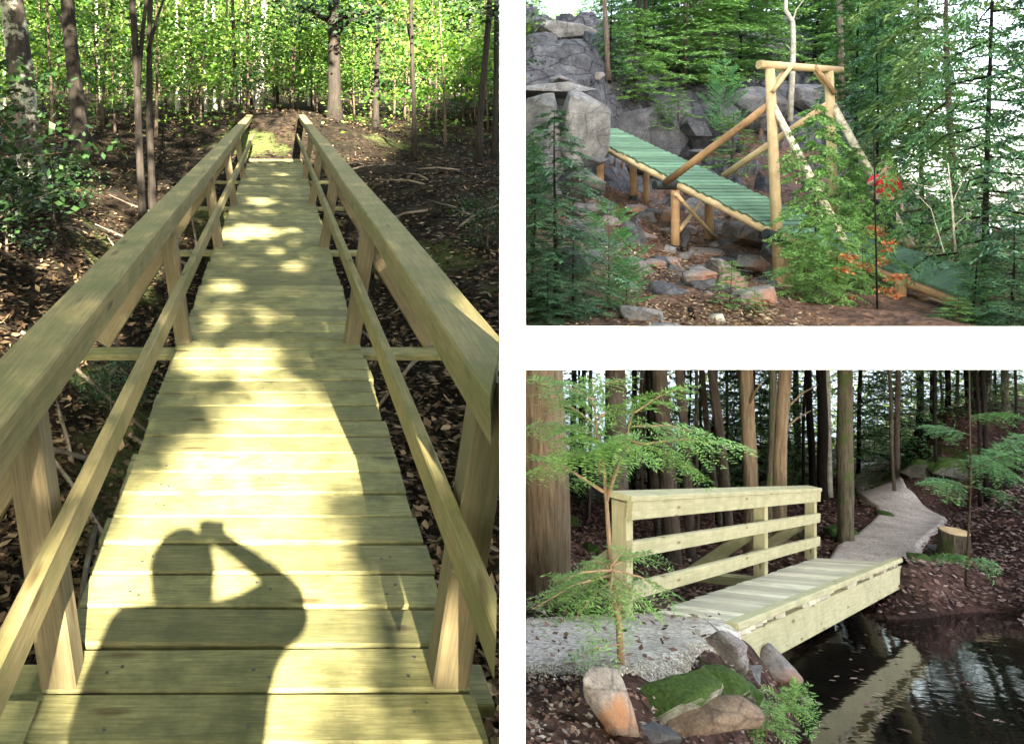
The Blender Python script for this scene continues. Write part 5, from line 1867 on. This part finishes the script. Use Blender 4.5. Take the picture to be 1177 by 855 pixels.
rk(1044, 655, 11.0, 24, 22, .4, 81, M['rock_moss'], 'grey stone supporting the far end of the deck')
rk(1060, 644, 11.6, 30, 18, .5, 82, M['rock_moss2'], 'mossy stone right of the far end of the deck')
rk(1021, 684, 10.4, 26, 24, .4, 83, M['rock_moss2'], 'bright mossy stone at the waterline under the far deck end')
rk(1002, 692, 10.6, 24, 20, .35, 84, M['rock_pale'], 'pale wedge of stone at the waterline under the deck')
rg(GB, 1080, 636, 12.5, 28, 16, .5, 85, M['rock'], 'grey stone beside the gravel path below the stump')
rk(1072, 654, 11.4, 20, 12, .4, 86, M['rock_dark'], 'dark low stone at the corner of bridge and bank')
rk(1050, 668, 10.8, 30, 18, .4, 95, M['rock_dark'], 'dark stone on the bank just beyond the far deck end')
rg(GB, 966, 614, 13.5, 44, 24, .6, 87, M['rock_moss2'], 'broad mossy stone behind the last railing post', npts=18)
rg(GB, 1015, 594, 15.5, 22, 14, .5, 88, M['rock_moss2'], 'small green moss cushion at the left edge of the path', npts=20)
rg(GB, 936, 532, 22, 20, 10, .5, 89, M['rock_pale'], 'blue-grey smooth stone lying in the leaves beside the far trunks', npts=24, rough=.03)
rg(GB, 952, 541, 22, 22, 10, .6, 90, M['rock_moss2'], 'mossy hump right of the blue-grey stone')
rg(GB, 684, 635, 11.5, 22, 22, .5, 91, M['rock_moss2'], 'mossy round stone between the massive trunk and the near post')
rg(GB, 655, 602, 14, 26, 20, .5, 92, M['rock_moss2'], 'dark green mossy hump behind the massive trunk')
rg(GB, 1088, 540, 20.5, 60, 36, .8, 93, M['rock_moss2'], 'mossy ledge on the face of the mound above the path', npts=18)
rg(GB, 1140, 530, 19.5, 90, 30, .8, 94, M['rock_moss2'], 'long mossy ledge at the right of the mound')
rg(GB, 1058, 542, 22.5, 40, 30, .8, 96, M['rock_moss2'], 'steep mossy corner of the mound beside the path')
rng = random.Random(33)
for i in range(14):
    px = 1020 + 75 * rng.random()
    Z = rng.uniform(11.2, 14)
    boulder(on(GB, px + 20, Z), (.12, .1, .09), 300 + i, M[rng.choice(['rock', 'rock_moss', 'rock_dark'])], 'one of the small stones edging the bank between path and pond', 'small stones on the bank', rng.uniform(0, 6), sub=1)
# stump
sp_ = on(GB, 1098, 13.2, -.05)
st = empty('tree_stump', sp_, 'short mossy sawn stump beside the gravel path', 'stump')
mb = MB()
mb.tube([sp_, up(sp_, .12), up(sp_, .46)], [.25, .22, .205], 18, bump=.2)
mb.build('bark', M['bark_moss'], st, smooth=False)
mb = MB()
mb.tube([up(sp_, .461), up(sp_, .47)], [.195, .19], 18, bump=.2)
mb.build('cut_top', M['log'], st)
litter('leaf_carpet', GB, 600, 1300, 6.5, 30, 30000, .075, M['litter_b'], 25, dz=.035,
       excl=lambda px, Z: (GB.z(px, Z) < wz(Z) + .02) | ((Z > 10.3) & (px > np.interp(Z, [r_[1] for r_ in PATHROWS], [r_[0] for r_ in PATHROWS])) & (px < np.interp(Z, [r_[1] for r_ in PATHROWS], [r_[2] for r_ in PATHROWS]))))
litter('leaf_drift', GB, 600, 930, 3.1, 5.6, 3200, .03, M['litter_d'], 26, dz=.02,
       excl=lambda px, Z: Z > np.interp(px, [590, 640, 745, 825, 852, 900, 930], [4.35, 4.25, 3.9, 4.6, 5.5, 5.6, 5.2]))
litter('stray_leaves', GB, 600, 830, 4.3, 6.1, 130, .05, M['litter_d'], 27, dz=.05)
# floating leaves
rs = np.random.RandomState(41)
n = 70
px, Z = rs.uniform(930, 1175, n), np.exp(rs.uniform(math.log(5.2), math.log(10.5), n))
pp = np.stack([(px - CX) / F * Z, Z, wz(Z) + .006], 1)
V, Fa = kites(pp, rand_dirs(rs, n, .0) + np.array([0, 0, 0]), np.tile(np.array([0, .344, 1.0]), (n, 1)), rs.uniform(.04, .09, n), rs.uniform(.03, .06, n))
tag(mesh_obj('floating_leaves', V, Fa, M['litter_b']), kind='stuff')

# ------------------------------------------------------------ light, camera
w = bpy.data.worlds.new('World')
SC.world = w
w.use_nodes = True
nt = w.node_tree
sky = nt.nodes.new('ShaderNodeTexSky')
sky.sky_type = 'NISHITA'
sky.sun_disc = False
el = math.atan2(-SUN.z, math.hypot(SUN.x, SUN.y))
sky.sun_elevation = el
sky.sun_rotation = math.atan2(-SUN.x, -SUN.y)
sky.air_density = 1.0
sky.dust_density = 2.0
sky.ozone_density = 1.0
hs = N(nt, 'ShaderNodeHueSaturation', Saturation=.55, Value=1.0)
nt.links.new(sky.outputs[0], hs.inputs['Color'])
nt.links.new(hs.outputs[0], nt.nodes['Background'].inputs['Color'])
nt.nodes['Background'].inputs['Strength'].default_value = .05
sun = bpy.data.lights.new('sun', 'SUN')
sun.energy = 5.0
sun.angle = R(.5)
sun.color = (1.0, .90, .74)
so = bpy.data.objects.new('sun', sun)
so.rotation_euler = SUN_N.to_track_quat('-Z', 'Y').to_euler()
so.location = (5, -20, 30)
COL.objects.link(so)

cam = bpy.data.cameras.new('camera')
cam.sensor_width = 36
cam.lens = 36 * F / 1177
cam.shift_x = (588.5 - CX) / 1177
cam.shift_y = (CY - 427.5) / 1177
cam.clip_start = .05
cam.clip_end = 3000
co = bpy.data.objects.new('view_camera', cam)
co.location = (0, 0, 0)
co.rotation_euler = (R(90), 0, 0)
COL.objects.link(co)
SC.camera = co

for o in bpy.data.objects:
    if '_org' in o:
        del o['_org']
SC.view_settings.view_transform = 'Standard'
SC.view_settings.look = 'None'
SC.view_settings.gamma = 1
SC.view_settings.use_curve_mapping = False
SC.view_settings.exposure = 4.55
SC.cycles.max_bounces = 6
SC.cycles.diffuse_bounces = 4
SC.cycles.glossy_bounces = 3
SC.cycles.transmission_bounces = 3
SC.cycles.use_denoising = True
